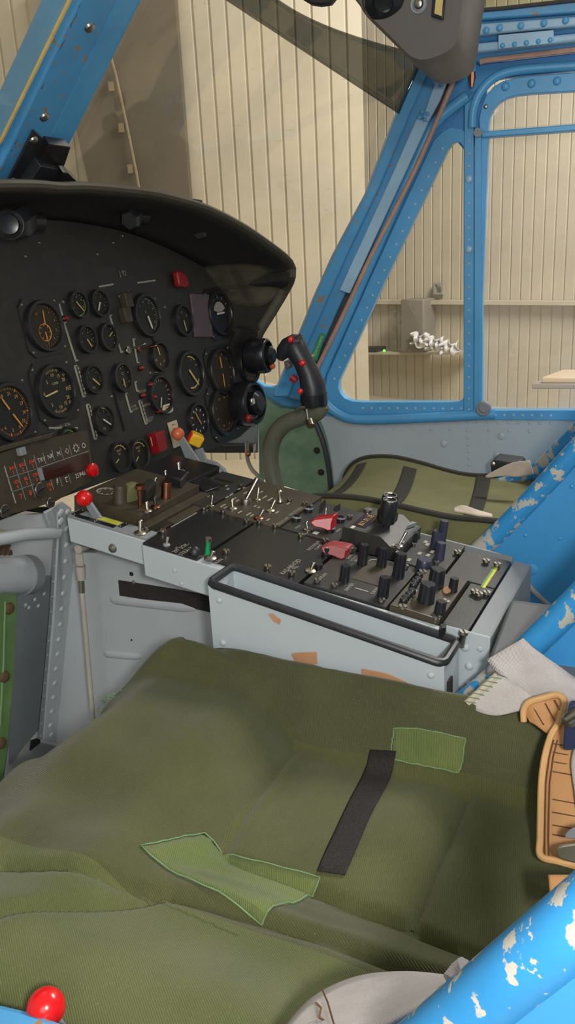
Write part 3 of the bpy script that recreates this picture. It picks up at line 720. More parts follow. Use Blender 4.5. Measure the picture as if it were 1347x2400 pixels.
gauge(128, 917, 66, 'vertical speed dial numbered five to thirty, needle pointing at zero', 'square',
      ticks=[(-25, 20, 9, .86, .97, .012, None), (45, 50, 2, .84, .97, .012, None), (160, 205, 9, .86, .97, .012, None), (130, 135, 2, .84, .97, .012, None), (85, 95, 3, .84, .97, .015, None)],
      nums=[(-45, .66, '5', .22), (-4, .72, '10', .22), (28, .70, '15', .22), (55, .72, '20', .22), (90, .70, '30', .22), (122, .72, '20', .22), (148, .72, '15', .22), (178, .72, '10', .22), (222, .72, '5', .22), (270, .8, '0', .22)],
      needles=[(262, .0, .86, .04, M_lum)], text=[(0, .34, 'CLIMB', .15, M_lum)], tick=M_lum)
gauge(100, 765, 62, 'amber altimeter with a small inner dial, upper row', 'square', ticks=[(20, 340, 33, .90, .98, .008, M_lumor)], needles=[(6, .05, .75, .03, M_lumor)], tick=M_lumor, face=M_dialbr,
      sub=[(195, .30, .42, 175, M_lumor)], nums=[(40, .76, '1', .18), (75, .76, '2', .18), (110, .76, '3', .18), (145, .76, '4', .18), (180, .8, '5', .18)], text=[(-30, .7, 'ALT', .13, M_lumor)])
sq = dict(ticks=[(-130, 130, 14, .86, .98, .02, None)])
gauge(178, 715, 33, 'small gauge with a green rim arc, top of its column', nums=Nn(-110, 110, ['0', '2', '4', '6', '8']), arcs=[(70, 215, .90, .99, M_grnmark)], needles=[(140, -.35, .85, .05, M_lum)], tick=M_lum, group='small round gauges of the centre columns', **sq)
gauge(228, 712, 33, 'small gauge with a thick white needle, beside the green rimmed one', nums=Nn(-110, 110, ['1', '3', '5', '7']), needles=[(215, -.1, .75, .08, M_white)], group='small round gauges of the centre columns', **sq)
gauge(198, 796, 34, 'small gauge with an orange arc on its rim', nums=Nn(-100, 100, ['2', '4', '6', '8'], .66), arcs=[(-110, -40, .9, .99, M_lumor), (200, 240, .9, .99, M_lumor)], needles=[(150, .0, .85, .06, M_lum)], tick=M_lum, group='small round gauges of the centre columns', **sq)
gauge(249, 791, 34, 'small dim gauge beside the orange arc gauge', ticks=[(-130, 130, 7, .84, .97, .03, M_lum)], needles=[(60, .1, .8, .04, M_lum)], ring=M_hoodrim, group='small round gauges of the centre columns')
gauge(213, 890, 35, 'upper PSI pressure gauge with a white needle', nums=[(-70, .7, '1', .24), (-30, .72, '5', .22), (12, .72, '7', .22), (50, .72, '9', .22)], ticks=[(20, 110, 12, .88, .98, .015, None)], text=[(190, .68, 'PSI', .28, None)], needles=[(133, -.1, .9, .06, M_lum)], group='small round gauges of the centre columns')
gauge(238, 985, 37, 'lower PSI pressure gauge with a white needle', nums=[(-75, .7, '1', .22), (-30, .72, '3', .22), (20, .70, '7', .22), (65, .70, '9', .22)], ticks=[(10, 120, 14, .88, .98, .015, None)], arcs=[(5, 30, .9, .99, M_lum)], text=[(190, .68, 'PSI', .28, None)], needles=[(128, -.1, .9, .06, M_white)], group='small round gauges of the centre columns')
gauge(282, 885, 36, 'temperature gauge with a yellow needle pointing down', ticks=[(-120, 120, 6, .84, .97, .03, M_lum)], text=[(20, .30, '\u00b0C', .26, M_lum)], nums=[(0, .72, '50', .2), (-170, .6, '0', .2)], needles=[(178, .1, .85, .05, M_lum)], tick=M_lum, ring=M_hoodrim, group='small round gauges of the centre columns')
for (u, v, t, lb_, na) in ((277, 1070, 'VOLT DC', 'round volt gauge with a white arc, nearer the key panel', 245), (322, 1063, 'VOLT AC', 'round volt gauge beside the red switch guard', 235)):
    gauge(u, v, 38, lb_, arcs=[(-75, 65, .80, .88, M_lum)], ticks=[(-75, 65, 8, .86, .98, .025, M_lum)], text=[(0, .46, t.split()[0], .24, M_lum), (0, .20, t.split()[1], .20, M_lum)], needles=[(na, .35, .85, .04, M_lum)], tick=M_lum, ring=M_hoodrim if u > 300 else None, group='volt gauges over the console')
gauge(340, 740, 52, 'large rotor speed gauge with a white needle pointing down', ticks=[(10, 150, 20, .88, .98, .02, None)], nums=[(-40, .74, '2', .2), (-10, .76, '4', .2), (30, .76, '6', .2), (65, .76, '8', .2), (95, .74, '9', .2), (125, .74, '10', .18), (-100, .74, '1', .2)], needles=[(165, .05, .82, .07, M_white)], text=[(-15, .2, '%', .22, None)])
gauge(425, 752, 38, 'dim twin needle gauge beside the mauve blanking plate', nums=Nn(-60, 60, ['4', '6', '8'], .66), needles=[(172, .0, .85, .05, M_lum)], tick=M_lum)
gauge(370, 836, 36, 'small yellowish gauge behind the warning lamps', nums=Nn(130, 250, ['6', '8', '10'], .62, .3), needles=[(-10, .1, .85, .05, M_lum)], tick=M_lum, face=M_dialbr)
gauge(443, 876, 55, 'triple tachometer with a red and yellow arc', arcs=[(-72, -58, .84, .99, M_redmark), (-90, -72, .84, .99, M_lime), (120, 200, .72, .80, M_lum), (0, 45, .86, .93, M_lum)], needles=[(145, -.25, .88, .06, M_lum)], nums=[(20, .74, '5', .18), (60, .74, '8', .18)], tick=M_lum)
gauge(373, 925, 47, 'engine gauge with a red arc above the rounded placard', ticks=[(-60, 20, 6, .78, .95, .03, None), (60, 120, 4, .74, .95, .03, None)], arcs=[(25, 120, .95, .99, M_reddk)], needles=[(205, .2, .88, .04, M_white)])
gauge(461, 985, 42, 'clock like gauge with white marks behind the yellow cube lever', ticks=[(0, 330, 10, .68, .84, .05, M_white)], needles=[(-25, .0, .7, .05, M_lumor), (150, .0, .4, .05, M_lumor)], proud=.007)
gauge(516, 872, 56, 'dim attitude dial with two upright bars, far right', 'square', ticks=[(-150, 150, 10, .86, .96, .02, M_lumor)], needles=[(2, .2, .8, .05, M_lumor), (184, .1, .8, .04, M_lumor)], tick=M_lum, face=M_dialbr)
gauge(521, 965, 58, 'dim compass dial, lowest at the far right end', 'square', ticks=[(0, 360, 36, .88, .97, .012, M_lumor)], nums=Nn(20, 340, ['N', '3', '6', 'E', '12', '15', 'S', '21'], .72, .16), tick=M_lum, face=M_dialbr)
gauge(512, 735, 54, 'horizon indicator with a painted grey reflection, top right of panel', 'square', arcs=[(-70, 70, .1, .62, M_hgrey)], ticks=[(-60, 60, 5, .8, .94, .02, None)], needles=[(90, -.4, .4, .05, M_white)], face=M_satin)  # grey sector paints the reflection on the gauge glass
gauge(580, 855, 46, 'dark end gauge at the outer edge of the panel', ticks=[(0, 330, 12, .84, .95, .02, M_lumor)], nums=Nn(-80, 80, ['1', '2', '3'], .66, .24), needles=[(40, .0, .7, .04, M_lumor)], tick=M_lum, face=M_dialbr)
gauge(158, 1036, 38, 'half hidden gauge with red and white arc, over the key panel', arcs=[(-60, -35, .78, .95, M_redmark), (-20, 60, .84, .95, M_grnmark)], nums=[(-20, .62, '8', .26), (18, .62, '9', .26)], tick=M_lum)
# right end: black round knobs standing off the panel
for (u, v, r, lb_) in ((617, 834, 46, 'black vent nozzle with an orange dot at the panel end'), (588, 945, 58, 'black round instrument case with a bright glint, lowest at the panel end')):
    c = pp(u, v, .03) if v > 900 else dp(u, v, .14)
    R = r*mpp(c)*.9; t = thing('panel_nozzle' if v < 900 else 'instrument_case', lb_, 'nozzle' if v < 900 else 'instrument', c)
    ax = V((.12, -.98, .05)).normalized() if v < 900 else V((-.05, -.98, .1)).normalized()
    g = G(); g.lathe(c-ax*.03, ax, [(0, 0), (R*.9, 0), (R, .01), (R, .034), (R*.93, .04), (R*.8, .042), (R*.76, .03), (0, .028)], M_knob, 14 if v < 900 else 28); g.build('housing', t, bev=.001)
    g = G(); g.lathe(c, ax, [(R*.5, -.004), (R*.55, .016), (R*.35, .022), (0, .022)], M_knob, 12); g.build('knob', t)
    if v < 900:
        g = G(); g.ball(dp(638, 858, .14), .006, M_orange, 10); g.build('marker', t)
    else:
        g = G(); g.ball(pp(582, 980, .06), .007, M_reddk, 10); g.build('button', t)
        g = G(); g.box(pp(591, 941, .066), (.012, .012, .006), M_chrome, EX, PE, PN); g.build('screw', t, bev=.002)
# hood top lamps and the bracket on the centre post
for (u, v, m, lb_, u2, v2) in ((380, 466, M_lens_w, 'small black hooded lamp with white lens on top of the glare hood', 428, 476), (470, 484, M_redflat, 'small black hooded lamp with red lens on top of the glare hood', 425, 474)):
    a = AY(u, v, .72); b = AY(u2, v2, .74); t = thing('marker_lamp', lb_, 'lamp', a-ZU*.01)
    ax = (a-b).normalized(); g = G(); g.lathe(b, ax, [(0, 0), (.004, 0), (.009, (a-b).length*.6), (.0095, (a-b).length), (.007, (a-b).length), (.007, (a-b).length-.003), (0, (a-b).length-.003)], M_satin, 16); g.build('housing', t)
    g = G(); g.cyl(a-ax*.004, ax, .0072, .0035, m, 16); g.build('lens', t)
bk = thing('post_bracket', 'black folded bracket screwed to the foot of the windscreen centre post', 'bracket', AY(90, 440, .78))
g = G(); g.prism([sp(*p, .012) for p in [(80, 306), (116, 338), (70, 460), (0, 470), (0, 452), (12, 438)]], -SPN*.003, M_rubber); g.build('plate', bk, bev=.0008)
g = G(); g.prism([sp(*p, .02) for p in [(116, 338), (166, 345), (150, 392), (96, 386)]], -SPN*.012, M_satin); g.prism([sp(*p, .026) for p in [(96, 390), (150, 400), (196, 442), (60, 446)]], -SPN*.02, M_rubber); g.prism([sp(*p, .034) for p in [(148, 405), (160, 406), (195, 440), (142, 440)]], -SPN*.012, M_satin); g.build('flange', bk, bev=.0008)
for (u, v) in ((78, 329), (29, 425)):
    g = G(); g.dome(sp(u, v, .012), SPN, .006, M_steel, 12); g.build('screw', bk)

# ---- navigation key panel (stands proud of the board, low left)
nk = thing('navigation_keyboard', 'black navigation key panel with orange and white lettered keys', 'control unit', pp(110, 1150, .02))
HN = .022
def np_(u, v, h=0): return pp(u, v, HN+h)
g = G(); g.prism([np_(*p) for p in [(-180, 1130), (0, 1062), (60, 1042), (105, 1030), (205, 1008), (217, 1095), (216, 1125), (130, 1175), (60, 1196), (-180, 1260)]], -PN*HN, M_brownblk)
ka = np_(0, 0); 
def ntext(t, u, v, s, m): g.text(t, np_(u, v, .0008), EX, PE, s, m)
for (t1, t2, u, v) in (('BAS', '1', 29, 1098), ('BAS', '2', 52, 1091), ('DIA', '3', 75, 1083), ('VZL', '4', 39, 1131), ('BL', '5', 61, 1123), ('CRP', '6', 84, 1114), ('CRP', '0', 116, 1138)):
    ntext(t1, u, v-2, .0062, M_orangetxt); ntext(t2, u+2, v+9, .0068, M_orangetxt)
ntext('7', 49, 1163, .009, M_orangetxt); ntext('8', 71, 1155, .009, M_orangetxt)
for (t, u, v, s) in (('TRV', 97, 1077, .008), ('NR', 118, 1069, .008), ('M', 137, 1063, .009), ('\u25c7', 157, 1057, .008), ('\u2600', 178, 1050, .013), ('O', 196, 1044, .010), ('F', 135, 1131, .009), ('L', 156, 1124, .009), ('25946', 188, 1112, .0085)):
    ntext(t, u, v, s, M_white)
for (u0, v0, u1, v1) in ((10, 1092, 37, 1180), (33, 1082, 60, 1172), (56, 1075, 83, 1165), (79, 1067, 104, 1158), (100, 1061, 108, 1088), (121, 1054, 128, 1080), (141, 1048, 148, 1074), (161, 1042, 168, 1067), (118, 1122, 126, 1148), (137, 1112, 146, 1140), (158, 1106, 166, 1132)):
    a, b = np_(u0, v0, .0003), np_(u1, v1, .0003); d = (b-a).normalized(); g.box((a+b)/2, ((b-a).length, .0006, .0006), M_greyd, d, d.cross(PN), PN)
for (u0, v0, u1, v1) in ((90, 1097, 208, 1057), (18, 1120, 84, 1100), (30, 1152, 80, 1135)):
    a, b = np_(u0, v0, .0003), np_(u1, v1, .0003); d = (b-a).normalized(); g.box((a+b)/2, ((b-a).length, .0007, .0006), M_greyd if u0 < 80 else M_ink, d, d.cross(PN), PN)
for (u0, v0, u1, v1) in ((10, 1092, 18, 1119), (19, 1122, 28, 1151), (29, 1154, 37, 1180)):
    a, b = np_(u0, v0, .0008), np_(u1, v1, .0008); d = (b-a).normalized(); g.box((a+b)/2, ((b-a).length*.95, .0016, .0006), M_ink, d, d.cross(PN), PN)
a, b = np_(134, 1122, .0008), np_(136, 1127, .0008); g.box(np_(134, 1124, .0008), (.0015, .004, .0005), M_white, EX, PE, PN); g.box(np_(155, 1119, .0008), (.005, .0014, .0005), M_white, EX, PE, PN)
a, b = np_(168, 1106, .0008), np_(181, 1102, .0008); g.box((a+b)/2, ((b-a).length, .0012, .0005), M_white, (b-a).normalized(), PE, PN)
g.build('face', nk, bev=.0012)
g = G(); g.prism([np_(*p, .0012) for p in [(98, 1100), (206, 1062), (212, 1088), (206, 1096), (110, 1126)]], -PN*.001, M_disp); g.text('- - - - -', np_(142, 1103, .0016), EX, PE, .008, M_brown); g.build('display', nk)
g = G(); g.prism([np_(*p, .003) for p in [(90, 1098), (98, 1097), (105, 1124), (98, 1126)]], -PN*.003, M_greyd); g.build('slider', nk)
for (u, v, r) in ((91, 1148, .0095), (115, 1179, .007), (8, 1198, .008)):
    p = np_(u, v); g = G(); g.cyl(p, PN, r, .004, M_steel, 18); d = (EX*.8+PE*.2).normalized(); g.box(p+PN*.0042, (r*1.5, r*.28, .0012), M_satin, d, d.cross(PN), PN); g.build('fastener', nk, bev=.0005)
g = G(); g.lathe(np_(213, 1102), PN, [(.0095, -.004), (.0095, .006), (.007, .008), (0, .0085)], M_red, 18); g.build('button', nk)
g = G(); g.prism([np_(*p, .004) for p in [(-180, 1110), (0, 1047), (103, 1020), (130, 1012), (118, 1028), (60, 1042), (0, 1060), (-180, 1128)]], -PN*.02, M_brownblk); g.build('top_ledge', nk, bev=.001)
g = G(); g.box(np_(50, 1058, .004), (.010, .010, .008), M_greyd, EX, PE, PN); g.build('catch', nk, bev=.001)
# ================================================================== UNDER THE PANEL, LEFT FOOTWELL
g = G()
face_o = [(108, 1198), (150, 1186), (167, 1196), (163, 1272), (172, 1310), (176, 1345), (170, 1390), (156, 1500), (152, 1570), (155, 1625), (166, 1664), (188, 1704), (222, 1716), (150, 1752), (104, 1735), (116, 1580), (128, 1440), (139, 1250), (137, 1191)]
face = [fp(*p) for p in [(137, 1182), (150, 1178), (168, 1192), (163, 1272), (176, 1345), (168, 1420), (152, 1565), (155, 1625), (166, 1664), (188, 1704), (215, 1716), (205, 1752), (104, 1735), (116, 1580), (128, 1440), (139, 1250)]]
g.prism(face, -FN*.004, M_grey)
FD = (V((0, .9, .1)) + V((-.05, 0, 0))).normalized()*.05
fl = [fp(*p) for p in [(137, 1182), (139, 1250), (128, 1440), (116, 1580), (104, 1735)]]; fl2 = [fp(*p, -.012) for p in [(108, 1204), (126, 1262), (115, 1440), (103, 1580), (88, 1732)]]
g.strip(fl, fl2, V((.004, .002, 0)), M_greyd)
for (a, b, n, r) in (((158, 1250), (120, 1700), 15, .0042), ((148, 1200), (130, 1300), 0, .004)):
    if n: rivets(g, [fp(158, 1200), fp(155, 1300), fp(143, 1440), fp(130, 1580), fp(118, 1700)], 15, FN, .0042, M_grey)
for (u, v) in ((120, 1722), (147, 1722), (178, 1728), (156, 1690), (187, 1697), (162, 1592)): g.dome(fp(u, v), FN, .004, M_grey)
rivets(g, [fp(131, 1290, -.006), fp(120, 1440, -.006), fp(96, 1725, -.006)], 14, FN, .0026, M_greyd)
for (u, v) in ((142, 1202), (142, 1222), (140, 1249)): g.dome(fp(u, v), FN, .0055, M_grey)
g.prism([fp(*p, -.006) for p in [(106, 1202), (150, 1180), (140, 1230), (128, 1262)]], -FN*.004, M_grey)
po = g.build('support_post', bev=.0008); tag(po, 'grey riveted support post under the instrument panel', 'post')
# pedestal side wall behind it
PX_ = .79
g = G(); bpts = [(-.02,)]
g.prism([V((PX_, .86, H-.34)), V((PX_, .86, 0)), V((PX_, .08, 0)), V((PX_, .08, H-.40)), V((PX_, .60, H-.325)), V((PX_, .70, H-.318))], V((.006, 0, 0)), M_grey)
for (a, b, w) in (((250, 1404), (470, 1428), .010), ((240, 1532), (335, 1540), .008)):
    A, B = AX(*a, PX_), AX(*b, PX_); q = resample([A, B], 9); q = [A.lerp(B, t) for t in (0, .012, .04, .09, .2, .4, .6, .8, .97, 1)]; g.tube([p+EX*w*.72 for p in q], [.001, w*.55, w*.82, w, w, w, w, w, w*.8, .001], M_grey, 14)
for (u, v, r) in ((308, 1345, .003), (313, 1365, .003), (308, 1500, .0015)): g.dome(AX(u, v, PX_), (-1, 0, 0), r, M_matt if v != 1365 else M_steel)
struct(g.build('wall_pedestal'), 'grey beaded side wall of the centre pedestal')
g = G(); g.prism([AX(*p, PX_-.001) for p in [(277, 1360), (417, 1382), (500, 1398), (500, 1437), (415, 1418), (280, 1396)]], V((.002, 0, 0)), M_velcro); tag(g.build('hook_tape'), 'dark hook and loop tape strip stuck along the pedestal wall', 'tape')
# tie rod
tr = thing('tie_rod', 'thin steel tie rod hanging in front of the pedestal wall', 'rod', AX(215, 1672, .745))
X_ = .745
g = G(); g.tube([AX(u, v, X_) for u, v in [(190, 1362), (205, 1530), (216, 1660), (226, 1800), (240, 2010)]], .0032, M_rod, 10); g.build('rod', tr)
g = G(); g.tube([AX(u, v, X_) for u, v in [(188, 1326), (191, 1358)]], [.0062, .0052], M_rod, 12); g.tube([AX(190, 1358, X_), AX(192, 1388, X_)], .0040, M_brass, 10); g.build('sleeve', tr)
g = G()
for s in (-.006, .006): g.prism([AX(*p, X_+s) for p in [(176, 1285), (182, 1278), (190, 1282), (194, 1328), (181, 1328), (176, 1318)]], V((.003, 0, 0)), M_rod)
g.cyl(AX(182, 1288, X_-.012), (1, 0, 0), .0055, .022, M_rod, 14); g.build('clevis', tr, bev=.0008)
g = G(); g.tube([AX(180, 1287, X_), AX(225, 1288, .775)], .004, M_steel, 8); g.build('pivot_bolt', tr)
# ducts, strut and oddments left of the post
du = thing('air_duct', 'fat grey air duct with clamp band and rust spots, left of the post', 'duct', AY(30, 1390, .76))
cA, cB = AY(-400, 1398, .74), AY(52, 1348, .76); d = (cB-cA).normalized()
g = G(); g.tube([cA, cB], .0235, M_grey, 28); 
for (u, v, r) in ((34, 1347, .0045), (20, 1352, .002)): g.ball(AY(u, v, .737), r*.7, M_reddk, 8, (1, .3, 1))
g.build('pipe', du)
g = G(); g.tube([cB-d*.002, cB+d*.014], .0255, M_greyd, 28); g.build('clamp', du)
g = G(); A = [AY(*p, .80) for p in [(60, 1300), (128, 1258), (124, 1345), (70, 1392)]]; g.prism(A, V((0, .08, 0)), M_grey); g.build('transition', du, bev=.008, segs=3)
g = G(); A = [fp(*p, -.03) for p in [(45, 1395), (124, 1350), (100, 1700), (60, 1745), (20, 1800), (20, 1420)]]; g.prism(A, V((.0, .01, 0)), M_greyd)
for (u, v) in ((104, 1392), (82, 1405), (60, 1418), (90, 1420), (68, 1424)): g.dome(fp(u, v, -.03), FN, .003, M_grey)
struct(g.build('wall_footwell'), 'blue grey footwell bulkhead beside the support post')
g = G(); g.prism([fp(*p, -.028) for p in [(72, 1735), (92, 1728), (92, 1748), (68, 1763)]], FN*.002, M_matt); tag(g.build('drain_cutout'), 'dark slot at the foot of the post', 'slot')
g = G(); g.tube([AY(-200, 1290, .70), AY(0, 1263, .70), AY(60, 1252, .70), AY(110, 1250, .70), AY(134, 1250, .70)], [.0075, .0075, .0078, .0075, .0068], M_grey, 14); tag(g.build('strut'), 'slim grey tube strut running to the support post', 'strut')
g = G()
random.seed(5)
for k in range(9):
    u = 64+k*5; g.prism([AY(*p, .80+k*.001) for p in [(u, 1222-k*2), (u+5, 1220-k*2), (u+6, 1244-k*.6), (u+3, 1246-k*.6)]], V((0, .05, 0)), M_white)
pb = g.build('paper_block'); tag(pb, 'block of white paper sheets behind the slim strut', 'paper')
g = G(); g.prism([AY(*p, .82) for p in [(-60, 1262), (10, 1245), (64, 1228), (70, 1246), (-60, 1300)]], V((0, .05, 0)), M_card); g.prism([AY(*p, .83) for p in [(-60, 1285), (40, 1268), (36, 1290), (-60, 1330)]], V((0, .05, 0)), M_card)
for k in range(7): g.prism([AY(*p, .818) for p in [(-40+k*12, 1278), (-34+k*12, 1277), (-42+k*12, 1300), (-48+k*12, 1302)]], V((0, .004, 0)), M_brown)
tag(g.build('cable_bundle'), 'brownish striped bundle behind the slim strut', 'bundle')
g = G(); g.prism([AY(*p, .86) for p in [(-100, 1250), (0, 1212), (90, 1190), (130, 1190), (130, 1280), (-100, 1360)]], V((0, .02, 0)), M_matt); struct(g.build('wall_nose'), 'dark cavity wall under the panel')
g = G(); A = [AY(*p, .72) for p in [(-120, 1420), (0, 1398), (47, 1390), (40, 1560), (26, 1740), (16, 1815), (10, 1990), (-120, 1990)]]
g.prism(A, V((0, .02, 0)), M_vinyl); 
qc = g.build('quilted_cover', bev=.006, segs=3); tag(qc, 'glossy green quilted cover with brown snaps, lower left edge', 'cover')
for (u, v) in ((22, 1426), (11, 1586), (3, 1742)):
    g = G(); g.dome(AY(u, v, .719), (0, -1, 0), .0075, M_brown, 14); g.build('snap', qc)
g = G(); g.tube([AY(u, v, .719) for u, v in [(12, 1410), (8, 1560), (0, 1700)]], .0012, M_gthread, 6); g.build('seam', qc)
# right footwell: cover, chin window frame, link rod
g = G(); A = curve([dp(*p, .03) for p in [(618, 935), (655, 955), (700, 962), (738, 985), (757, 1030), (768, 1080), (774, 1130), (776, 1175)]], 4); B = [dp(604+(i*.1), 925+i*7.0, .03) for i in range(len(A))]
g.strip(A, B, DN*.025, M_vinyldk)
rc = g.build('quilted_cover', bev=.004, segs=2); tag(rc, 'dark green quilted cover behind the control stick', 'cover')
for (u, v) in ((742, 1056), (752, 1107)):
    g = G(); g.dome(dp(u, v, .031), -DN, .007, M_matt, 12); g.build('snap', rc)
g = G(); g.tube([p-DN*.004 for p in curve([dp(*p, .03) for p in [(735, 978), (757, 1030), (769, 1080), (775, 1130), (776, 1180)]], 4)], .0055, M_rubber, 8); g.build('edge_trim', rc)
g = G(); g.prism([dp(*p, .0) for p in [(470, 985), (606, 930), (604, 1062), (470, 1050)]], DN*.02, M_greyd)
g.strip([dp(480, 1043, .03), dp(592, 1043, .03)], [dp(480, 1062, .03), dp(592, 1062, .03)], DN*.02, M_satin)
struct(g.build('trim_7', bev=.002), 'grey frame over the lower nose window')
g = G(); g.tube(curve([dp(*p, .07) for p in [(578, 1035), (580, 1075), (590, 1100), (606, 1118), (618, 1150), (630, 1330)]], 5), .0042, M_steel, 8); g.ball(dp(581, 1064, .075), .006, M_copper, 10); tag(g.build('link_rod'), 'bent steel link rod below the panel end', 'rod')
slab('window_7', 'clear lower nose window pane', [dp(*p, -.01) for p in [(470, 1055), (606, 1060), (606, 1190), (470, 1190)]], DN*.003, M_glass)

# ================================================================== CONTROL STICK (far seat)
XS = 1.18
cs = thing('control_stick', 'curved olive control stick with black pistol grip and red buttons', 'control stick', AX(660, 1200, XS))
g = G(); tp = curve([AX(u, v, XS) for u, v in [(752, 948), (742, 966), (705, 978), (664, 996), (640, 1030), (633, 1075), (642, 1130), (660, 1185), (676, 1240)]], 6)
g.tube(tp, mpp(AX(650, 1050, XS))*20, M_stickolive, 18); g.build('tube', cs)
g = G(); R_ = mpp(AX(700, 850, XS))
g.tube([AX(u, v, XS) for u, v in [(737, 948), (736, 935), (733, 905), (724, 875), (711, 848), (698, 825), (689, 806), (684, 792)]], [R_*a for a in (32, 33, 33, 28, 26, 29, 28, 18)], M_grip, 18, flat=((0, 0, 1), .9)); g.build('grip', cs)
g = G(); g.tube([AX(u, v, XS-.004) for u, v in [(705, 796), (692, 800), (676, 812), (663, 826), (656, 842)]], [R_*a for a in (12, 18, 22, 18, 9)], M_grip, 16); g.build('grip_head', cs)
g = G(); g.tube([AX(u, v, XS) for u, v in [(737, 951), (736, 940), (735, 922)]], [R_*a for a in (33, 34.5, 34.5)], M_knob, 20, flat=((0, 0, 1), .92)); g.build('collar', cs)
for (u, v, r, dx) in ((681, 796, 5.5, .02), (708, 851, 5.5, .03), (703, 917, 5, .045)):
    g = G(); c = AX(u, v, XS-dx); g.lathe(c, (-1, -.3, .1), [(R_*r*1.3, -.004), (R_*r*1.3, .001), (R_*r, .002), (R_*r*.8, .006), (0, .0065)], M_red, 14); g.build('button', cs)
g = G(); g.tube([AX(683, 884, XS-.012), AX(694, 893, XS-.012)], R_*9, M_reddk, 12); g.build('button', cs)
g = G(); g.prism([AX(*p, XS-.008) for p in [(664, 846), (676, 850), (680, 860), (670, 868), (666, 860)]], V((.014, 0, 0)), M_purple); g.build('trigger', cs, bev=.002)
g = G(); g.tube([AX(697, 795, XS-.015), AX(706, 783, XS-.015)], R_*3.5, M_steel, 8); g.build('hat_switch', cs)
g = G(); c = AX(724, 985, XS-.03); g.cyl(c, (-.6, -.5, -.6), .006, .012, M_steel, 12); g.tube([AX(718, 958, XS-.034), AX(722, 985, XS-.034)], .002, M_steel, 8); g.build('clamp_screw', cs)
g = G(); g.tube([AX(693, 963, XS-.02), AX(704, 954, XS-.02), AX(716, 954, XS-.02)], R_*4, M_brass, 8); g.build('clamp', cs)
# ================================================================== CENTRE CONSOLE
def crect(x0, x1, y0, y1, h=0): return [cxy(x0, y0, h), cxy(x1, y0, h), cxy(x1, y1, h), cxy(x0, y1, h)]
CT = thing('console_frame', 'pale grey sheet metal frame of the centre console', 'console', V((.82, .42, H-.42)))
def sidebox(y0, y1, x0, x1, drop, m, name, par):
    g = G(); g.prism([cxy(x0, y0, -.0016), cxy(x0, y1, -.0016), cxy(x0, y1, -.0016)-ZU*drop, cxy(x0, y0, -.0016)-ZU*drop], V((x1-x0, 0, 0)), m); return g.build(name, par, bev=.0012)
sidebox(.540, .648, .7155, .7275, .030, M_box, 'front_rail', CT)
sidebox(.436, .538, .704, .7275, .036, M_box, 'middle_rail', CT)
sidebox(.206, .435, .712, .7235, .030, M_box, 'rear_rail', CT)
for (u, v) in ((264, 1285),):
    g = G(); g.dome(AX(u, v, .7152), (-1, 0, 0), .0055, M_steel, 16); g.build('bolt', CT)
for (u, v) in ((409, 1337), (425, 1368)):
    g = G(); g.dome(AX(u, v, .7037), (-1, 0, 0), .0028, M_box, 12); g.build('rivet', CT)
# rear end plate, folded lip and side flange
g = G(); A = crect(.722, .916, .164, .1825, .002)
g.prism(A, -CN*.004, M_greyd); g.prism([cxy(.722, .163, .002), cxy(.916, .163, .002), cxy(.916, .163, .002)-ZU*.19, cxy(.722, .163, .002)-ZU*.19], V((0, .003, 0)), M_greyd)
rivets(g, [cxy(.74, .1625, -.04), cxy(.90, .1625, -.02)], 9, V((0, -1, 0)), .003, M_steel)
g.prism([V((.722, .163, H-.365)), V((.722, .205, H-.36)), V((.722, .205, H-.52)), V((.722, .163, H-.52))], V((-.002, 0, 0)), M_box)
for k in range(5): g.dome(V((.7198, .182+(.004 if k == 0 else 0), H-.380-k*.019)), (-1, 0, 0), .0042, M_box)
g.dome(V((.7198, .172, H-.379)), (-1, 0, 0), .003, M_box)
g.build('end_plate', CT, bev=.0015)
g = G(); A = [cxy(.726, y, h) for y, h in ((.186, -.014), (.64, -.014), (.64, -.030), (.186, -.040))]; g.prism(A, V((.20, 0, 0)), M_satin); g.build('tray', CT)
g = G(); A = [cxy(.928, y, h) for y, h in ((.186, 0), (.66, 0), (.66, -.034), (.186, -.05))]; g.prism(A, V((.003, 0, 0)), M_greyd); g.build('far_rail', CT)
# ---- storage box hung on the left rail
SB = thing('storage_box', 'pale grey open metal box with black rubber edge, beside the console', 'box', V((.69, .31, H-.50)))
zt = lambda y: H-.3475+(y-.308)*.184
bx0, bx1, by0, by1 = .660, .710, .189, .429
oo = [V((bx0, by1, zt(by1))), V((bx1, by1, zt(by1))), V((bx1, by0, zt(by0))), V((bx0, by0, zt(by0)))]
def inset(L, d):
    c = sum(L, V((0, 0, 0)))/len(L); return [V((p.x+(d if p.x < c.x else -d), p.y+(d if p.y < c.y else -d), p.z)) for p in L]
g = G(); g.ring(oo, inset(oo, .002), V((0, 0, -.14)), M_box)
low = [p-ZU*.139 for p in oo]; g.prism(low, V((0, 0, -.002)), M_box)
for (y, dz) in ((by1-.012, .013), (by1-.012, .06), (by0+.012, .014), (by0+.012, .06)): g.dome(V((bx0-.0002, y, zt(y)-dz)), (-1, 0, 0), .0036, M_box)
g.dome(V((bx0+.008, by1-.0022, zt(by1)-.01)), (0, -1, 0), .003, M_box)
for P in ([(628, 1437), (640, 1438), (658, 1452), (655, 1463), (640, 1455)], [(682, 1533), (690, 1529), (742, 1527), (744, 1555), (720, 1560), (690, 1548)], [(847, 1566), (905, 1577), (940, 1592), (970, 1606), (972, 1625), (848, 1600)]):
    g.prism([AX(u, v, bx0-.0002) for u, v in P], V((-.0008, 0, 0)), M_ochre)
g.build('shell', SB, bev=.0008)
g = G(); rr = [p+ZU*.001 for p in inset(oo, .001)]
loop = []
